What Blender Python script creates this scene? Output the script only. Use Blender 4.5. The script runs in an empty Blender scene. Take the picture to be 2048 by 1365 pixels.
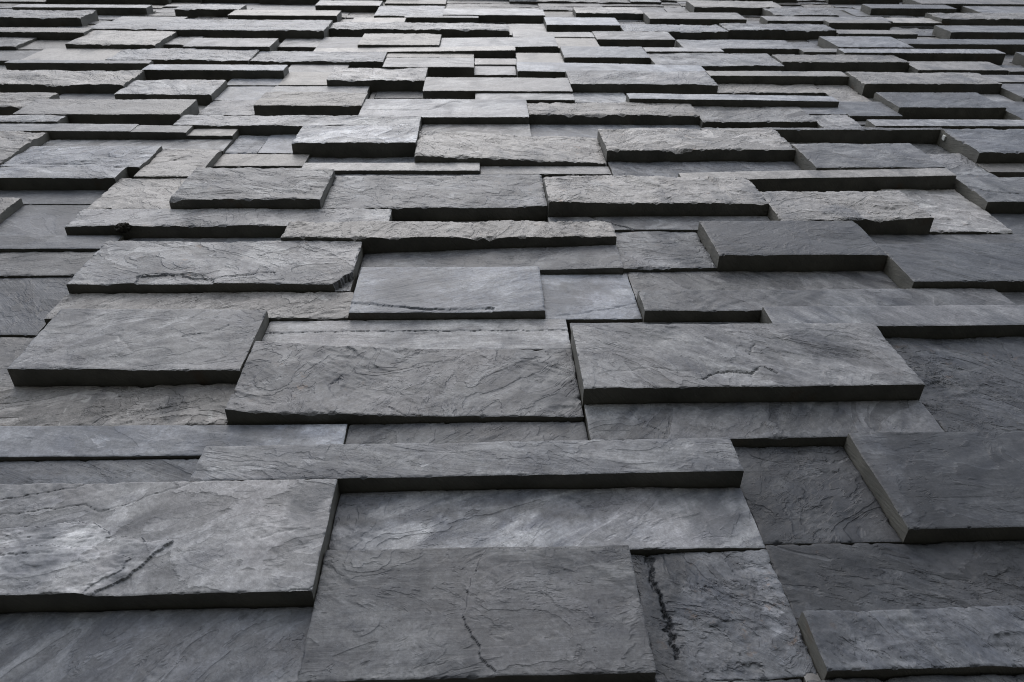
import bpy, math, random
import numpy as np
from mathutils import Matrix, Vector

# ---------------------------------------------------------------- camera, sky, sun, exposure
SC = 1.02                 # metres per unit of the survey table (camera to wall = 1 unit)
EYE = 1.55                # eye height above the ground
scene = bpy.context.scene

PITCH, YAW, ROLL = 0.99136, 0.065863, -0.063866
fwd = Vector((math.sin(YAW)*math.cos(PITCH), math.cos(YAW)*math.cos(PITCH), math.sin(PITCH)))
r0 = Vector((math.cos(YAW), -math.sin(YAW), 0)); u0 = r0.cross(fwd)
right = math.cos(ROLL)*r0 + math.sin(ROLL)*u0
up = -math.sin(ROLL)*r0 + math.cos(ROLL)*u0
cam_data = bpy.data.cameras.new('camera')
cam = bpy.data.objects.new('camera', cam_data)
scene.collection.objects.link(cam)
cam.matrix_world = Matrix(((right.x, up.x, -fwd.x, 0), (right.y, up.y, -fwd.y, 0), (right.z, up.z, -fwd.z, EYE), (0, 0, 0, 1)))
cam_data.sensor_width = 36.0
cam_data.lens = 36.0*1503.95/2048.0
cam_data.clip_start = 0.02
cam_data.clip_end = 2000
cam_data.dof.use_dof = True
cam_data.dof.focus_distance = 1.75*SC
cam_data.dof.aperture_fstop = 8.0
scene.camera = cam

SUN_EL, SUN_AZ = math.radians(57), math.radians(13)     # azimuth measured from straight out of the wall, + towards the left
sun_dir = Vector((-math.sin(SUN_AZ)*math.cos(SUN_EL), -math.cos(SUN_AZ)*math.cos(SUN_EL), math.sin(SUN_EL)))
world = bpy.data.worlds.new('World'); scene.world = world; world.use_nodes = True
wt = world.node_tree
bg = wt.nodes['Background']
sky = wt.nodes.new('ShaderNodeTexSky'); sky.sky_type = 'NISHITA'; sky.sun_disc = False
sky.sun_elevation = SUN_EL
sky.sun_rotation = math.atan2(sun_dir.x, sun_dir.y)
sky.air_density = 1.0; sky.dust_density = 1.5; sky.ozone_density = 1.0
hs = wt.nodes.new('ShaderNodeHueSaturation'); hs.inputs['Saturation'].default_value = 0.45
wt.links.new(sky.outputs[0], hs.inputs['Color']); wt.links.new(hs.outputs[0], bg.inputs[0])
bg.inputs[1].default_value = 0.11
sd = bpy.data.lights.new('sun', 'SUN'); sd.energy = 0.58; sd.angle = math.radians(45); sd.color = (1.0, 0.97, 0.93)
sun = bpy.data.objects.new('sun', sd); scene.collection.objects.link(sun)
sun.rotation_euler = (-sun_dir).to_track_quat('-Z', 'Y').to_euler(); sun.location = (-3, -6, 9)
scene.view_settings.view_transform = 'Standard'; scene.view_settings.look = 'None'
scene.view_settings.gamma = 1.0; scene.view_settings.use_curve_mapping = False
scene.view_settings.exposure = 1.57
scene.cycles.max_bounces = 6
scene.cycles.use_denoising = True
scene.cycles.denoising_prefilter = 'NONE'
scene.cycles.pixel_filter_type = 'BLACKMAN_HARRIS'
scene.cycles.filter_width = 1.0

# ---------------------------------------------------------------- helpers
col = scene.collection
def link(name, me, parent=None):
    o = bpy.data.objects.new(name, me); col.objects.link(o)
    if parent: o.parent = parent
    return o

class Perlin:
    """2-D gradient noise on numpy arrays."""
    def __init__(self, seed):
        rs = np.random.RandomState(seed)
        self.p = np.tile(rs.permutation(256), 3)
        a = rs.rand(256)*2*np.pi
        self.g = np.stack([np.cos(a), np.sin(a)], 1)
    def __call__(self, x, y):
        xi = np.floor(x).astype(int); yi = np.floor(y).astype(int)
        xf = x-xi; yf = y-yi; xi &= 255; yi &= 255
        u = xf*xf*xf*(xf*(xf*6-15)+10); v = yf*yf*yf*(yf*(yf*6-15)+10)
        p = self.p; g = self.g
        def d(ix, iy, fx, fy):
            q = g[p[p[ix]+iy]]
            return q[..., 0]*fx+q[..., 1]*fy
        a = d(xi, yi, xf, yf); b = d(xi+1, yi, xf-1, yf); c = d(xi, yi+1, xf, yf-1); e = d(xi+1, yi+1, xf-1, yf-1)
        return (a+(b-a)*u)*(1-v)+(c+(e-c)*u)*v
    def fbm(self, x, y, n=4, gain=.5):
        s = 0; amp = 1
        for k in range(n):
            s = s+amp*self(x*2**k+17.3*k, y*2**k-9.1*k); amp *= gain
        return s
NOISE = [Perlin(100+i) for i in range(24)]

# ---------------------------------------------------------------- materials
def nd(t, typ, **kw):
    n = t.nodes.new(typ)
    for k, v in kw.items(): setattr(n, k, v)
    return n
def mth(t, op, a, b=None, c=None, clamp=False):
    n = t.nodes.new('ShaderNodeMath'); n.operation = op; n.use_clamp = clamp
    for i, v in enumerate((a, b, c)):
        if v is None: continue
        if isinstance(v, (int, float)): n.inputs[i].default_value = v
        else: t.links.new(v, n.inputs[i])
    return n.outputs[0]
def mixc(t, f, a, b, mode='MIX'):
    n = t.nodes.new('ShaderNodeMix'); n.data_type = 'RGBA'; n.blend_type = mode
    for i, v in ((0, f), (6, a), (7, b)):
        if isinstance(v, (int, float)): n.inputs[i].default_value = v
        elif isinstance(v, tuple): n.inputs[i].default_value = v+(1,)
        else: t.links.new(v, n.inputs[i])
    return n.outputs[2]
def vmul(t, v, s):
    n = t.nodes.new('ShaderNodeVectorMath'); n.operation = 'MULTIPLY'
    t.links.new(v, n.inputs[0]); n.inputs[1].default_value = s
    return n.outputs[0]
def noise(t, vec, scale, detail=4, rough=.55, dist=0):
    n = t.nodes.new('ShaderNodeTexNoise'); n.inputs['Scale'].default_value = scale
    n.inputs['Detail'].default_value = detail; n.inputs['Roughness'].default_value = rough; n.inputs['Distortion'].default_value = dist
    t.links.new(vec, n.inputs['Vector'])
    return n.outputs[0]
def sstep(t, v, a, b, lo=0., hi=1.):
    n = t.nodes.new('ShaderNodeMapRange'); n.interpolation_type = 'SMOOTHSTEP'
    t.links.new(v, n.inputs[0]); n.inputs[1].default_value = a; n.inputs[2].default_value = b
    n.inputs[3].default_value = lo; n.inputs[4].default_value = hi
    return n.outputs[0]
def bump(t, h, dist, strength, prev=None):
    n = t.nodes.new('ShaderNodeBump'); n.inputs['Distance'].default_value = dist
    if isinstance(strength, (int, float)): n.inputs['Strength'].default_value = strength
    else: t.links.new(strength, n.inputs['Strength'])
    t.links.new(h, n.inputs['Height'])
    if prev is not None: t.links.new(prev, n.inputs['Normal'])
    return n.outputs[0]

def base_mat(name):
    m = bpy.data.materials.new(name); m.use_nodes = True
    t = m.node_tree; b = t.nodes['Principled BSDF']
    return m, t, b

def riven_slate():
    m, t, b = base_mat('riven_slate')
    geo = nd(t, 'ShaderNodeNewGeometry')
    at = nd(t, 'ShaderNodeAttribute', attribute_name='slab')      # seed, tone, roughness of the cleft
    sp = nd(t, 'ShaderNodeSeparateXYZ'); t.links.new(at.outputs['Vector'], sp.inputs[0])
    seed, tone, rgh = sp.outputs
    off = nd(t, 'ShaderNodeCombineXYZ')
    t.links.new(mth(t, 'MULTIPLY', seed, 37.7), off.inputs[0]); t.links.new(mth(t, 'MULTIPLY', seed, 11.3), off.inputs[1]); t.links.new(mth(t, 'MULTIPLY', seed, 71.9), off.inputs[2])
    add = nd(t, 'ShaderNodeVectorMath', operation='ADD'); t.links.new(geo.outputs['Position'], add.inputs[0]); t.links.new(off.outputs[0], add.inputs[1])
    V = add.outputs[0]
    # bedding direction differs from slab to slab
    fr = mth(t, 'FRACT', mth(t, 'MULTIPLY', seed, 7.31))
    ang = mth(t, 'MULTIPLY', mth(t, 'SUBTRACT', fr, .5), 1.9)
    rot = nd(t, 'ShaderNodeVectorRotate', rotation_type='Y_AXIS')
    t.links.new(V, rot.inputs['Vector']); t.links.new(ang, rot.inputs['Angle'])
    VR = rot.outputs[0]
    big = noise(t, V, 4.0, 3, .5)
    mid = noise(t, vmul(t, VR, (1, 1, 2.6)), 7.0, 5, .6, .8)
    # cleavage terraces
    tn = noise(t, vmul(t, VR, (1, 1, 1.8)), 4.5, 5, .5, .7)
    tf = mth(t, 'MULTIPLY', tn, 10.0)
    fl = mth(t, 'FLOOR', tf); fc = mth(t, 'FRACT', tf)
    terr = mth(t, 'ADD', fl, mth(t, 'POWER', fc, 11.0))
    tn2 = noise(t, vmul(t, VR, (1.2, 1, 1.6)), 15.0, 5, .55, .9)
    tf2 = mth(t, 'MULTIPLY', tn2, 9.0)
    terr2 = mth(t, 'ADD', mth(t, 'FLOOR', tf2), mth(t, 'POWER', mth(t, 'FRACT', tf2), 5.0))
    streak = noise(t, vmul(t, VR, (5, 5, 90)), 1.6, 4, .6, .15)
    fine = noise(t, V, 190, 4, .65)
    grit = noise(t, V, 55, 5, .7)
    # ---- colour: blue-grey slate, purplish and brownish beds, pale bloom, rust specks, quartz hairlines
    wn = nd(t, 'ShaderNodeTexWhiteNoise', noise_dimensions='2D')
    cv = nd(t, 'ShaderNodeCombineXYZ'); t.links.new(fl, cv.inputs[0]); t.links.new(seed, cv.inputs[1]); t.links.new(cv.outputs[0], wn.inputs['Vector'])
    c = mixc(t, sstep(t, mid, .3, .72), (.060, .064, .076), (.235, .238, .246))
    warm = mth(t, 'MULTIPLY', sstep(t, big, .42, .68), .75)
    c = mixc(t, warm, c, (.168, .165, .172))
    ha = nd(t, 'ShaderNodeAttribute', attribute_name='bed_hue'); hue = ha.outputs['Fac']
    c = mixc(t, mth(t, 'MULTIPLY', sstep(t, hue, .5, .9), .75), c, (.196, .184, .173))
    c = mixc(t, mth(t, 'MULTIPLY', sstep(t, hue, .45, .05), .45), c, (.095, .106, .130))
    lay = mth(t, 'ADD', .72, mth(t, 'MULTIPLY', wn.outputs[0], .56))
    c = mixc(t, 1.0, c, nd_rgb(t, lay), 'MULTIPLY')
    fg = mth(t, 'ADD', .3, mth(t, 'MULTIPLY', fine, 1.4)); c = mixc(t, .8, c, nd_rgb(t, fg), 'MULTIPLY')
    st = mth(t, 'ADD', .62, mth(t, 'MULTIPLY', streak, .76)); c = mixc(t, mth(t, 'ADD', .3, mth(t, 'MULTIPLY', mth(t, 'FRACT', mth(t, 'MULTIPLY', seed, 5.17)), .5)), c, nd_rgb(t, st), 'MULTIPLY')
    gr = mth(t, 'ADD', .05, mth(t, 'MULTIPLY', grit, 1.9)); c = mixc(t, .85, c, nd_rgb(t, gr), 'MULTIPLY')
    # rust and lichen specks on the rougher pieces
    rs = noise(t, V, 30, 5, .7)
    rm = mth(t, 'MULTIPLY', mth(t, 'MULTIPLY', sstep(t, rs, .60, .70), sstep(t, noise(t, V, 3.1, 2), .46, .6)), sstep(t, rgh, .3, .9))
    c = mixc(t, mth(t, 'MULTIPLY', rm, .4), c, (.22, .13, .07))
    bl = mth(t, 'MULTIPLY', sstep(t, noise(t, V, 11, 6, .7), .62, .78), mth(t, 'ADD', .2, mth(t, 'MULTIPLY', rgh, .45)))
    c = mixc(t, bl, c, (.36, .36, .36))
    # quartz hairlines
    qn = noise(t, vmul(t, VR, (2.2, 1, .25)), 2.4, 2, .5, .3)
    q = sstep(t, mth(t, 'ABSOLUTE', mth(t, 'SUBTRACT', qn, .5)), .0035, .0012)
    q = mth(t, 'MULTIPLY', mth(t, 'MULTIPLY', q, sstep(t, noise(t, V, 24, 4, .6), .5, .58)), sstep(t, hue, .62, .7))
    c = mixc(t, mth(t, 'MULTIPLY', q, .35), c, (.45, .45, .44))
    # dark water stains
    wsn = noise(t, vmul(t, V, (1, 1, .6)), 5.3, 4, .6, .4)
    c = mixc(t, mth(t, 'MULTIPLY', sstep(t, wsn, .52, .68), .6), c, (.045, .049, .058))
    c = mixc(t, 1.0, c, nd_rgb(t, mth(t, 'MULTIPLY', mth(t, 'POWER', tone, 2.2), .74)), 'MULTIPLY')
    t.links.new(c, b.inputs['Base Color'])
    ro = mth(t, 'ADD', .43, mth(t, 'MULTIPLY', grit, .22))
    t.links.new(ro, b.inputs['Roughness'])
    b.inputs['Specular IOR Level'].default_value = .2
    # ---- relief
    patch = sstep(t, noise(t, V, 6.5, 4, .6), .47, .6)
    sT = mth(t, 'ADD', .10, mth(t, 'MULTIPLY', rgh, .75))
    n1 = bump(t, terr, .0042, sT)
    n2 = bump(t, terr2, .0020, mth(t, 'MULTIPLY', sT, patch), n1)
    # small scales and nicks left where flakes let go
    cn = noise(t, vmul(t, VR, (1, 1, 2.6)), 26.0, 3, .55, .6)
    cf = mth(t, 'MULTIPLY', cn, 6.0)
    chips = mth(t, 'ADD', mth(t, 'FLOOR', cf), mth(t, 'POWER', mth(t, 'FRACT', cf), 12.0))
    nick = sstep(t, noise(t, vmul(t, V, (1, 1, 1.6)), 9.0, 4, .65), .53, .6)
    n2b = bump(t, chips, .0036, mth(t, 'MULTIPLY', mth(t, 'ADD', .2, mth(t, 'MULTIPLY', rgh, .8)), nick), n2)
    band = sstep(t, mth(t, 'FRACT', mth(t, 'MULTIPLY', seed, 5.17)), .45, .75)
    n3 = bump(t, streak, .0018, mth(t, 'ADD', .22, mth(t, 'MULTIPLY', band, .45)), n2b)
    n4 = bump(t, grit, .0045, mth(t, 'ADD', .04, mth(t, 'MULTIPLY', rgh, .42)), n3)
    n5 = bump(t, fine, .0012, mth(t, 'ADD', .2, mth(t, 'MULTIPLY', rgh, .35)), n4)
    t.links.new(n5, b.inputs['Normal'])
    return m

def nd_rgb(t, f):
    n = t.nodes.new('ShaderNodeCombineColor')
    for i in range(3): t.links.new(f, n.inputs[i])
    return n.outputs[0]

def sawn_slate():
    m, t, b = base_mat('sawn_slate_edge')
    geo = nd(t, 'ShaderNodeNewGeometry'); V = geo.outputs['Position']
    a = noise(t, V, 9, 5, .6); g = noise(t, V, 120, 4, .6)
    rot = nd(t, 'ShaderNodeVectorRotate', rotation_type='AXIS_ANGLE'); rot.inputs['Axis'].default_value = (.6, 0, .8); rot.inputs['Angle'].default_value = .9
    t.links.new(V, rot.inputs['Vector'])
    s = noise(t, vmul(t, rot.outputs[0], (240, 12, 30)), 1.0, 3, .6)
    c = mixc(t, sstep(t, a, .3, .7), (.058, .057, .050), (.106, .102, .089))
    c = mixc(t, mth(t, 'MULTIPLY', sstep(t, noise(t, V, 6.3, 4, .6), .62, .72), .5), c, (.075, .045, .024))
    c = mixc(t, .7, c, nd_rgb(t, mth(t, 'ADD', .75, mth(t, 'MULTIPLY', s, .5))), 'MULTIPLY')
    t.links.new(c, b.inputs['Base Color']); b.inputs['Roughness'].default_value = .62
    n1 = bump(t, s, .0022, .7); n2 = bump(t, g, .0012, .4, n1)
    t.links.new(n2, b.inputs['Normal'])
    return m

def plain(name, c0, c1, scale, rough, bd):
    m, t, b = base_mat(name)
    geo = nd(t, 'ShaderNodeNewGeometry'); V = geo.outputs['Position']
    n = noise(t, V, scale, 6, .65)
    t.links.new(mixc(t, sstep(t, n, .3, .7), c0, c1), b.inputs['Base Color']); b.inputs['Roughness'].default_value = rough
    t.links.new(bump(t, noise(t, V, scale*4, 5, .7), bd, .6), b.inputs['Normal'])
    return m
M_RIVEN = riven_slate(); M_SAWN = sawn_slate()
M_MORTAR = plain('dark_mortar', (.03, .029, .027), (.07, .066, .058), 60, .9, .003)
M_GROUND = plain('dark_paving', (.018, .020, .012), (.032, .033, .022), 8, .85, .004)

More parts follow.
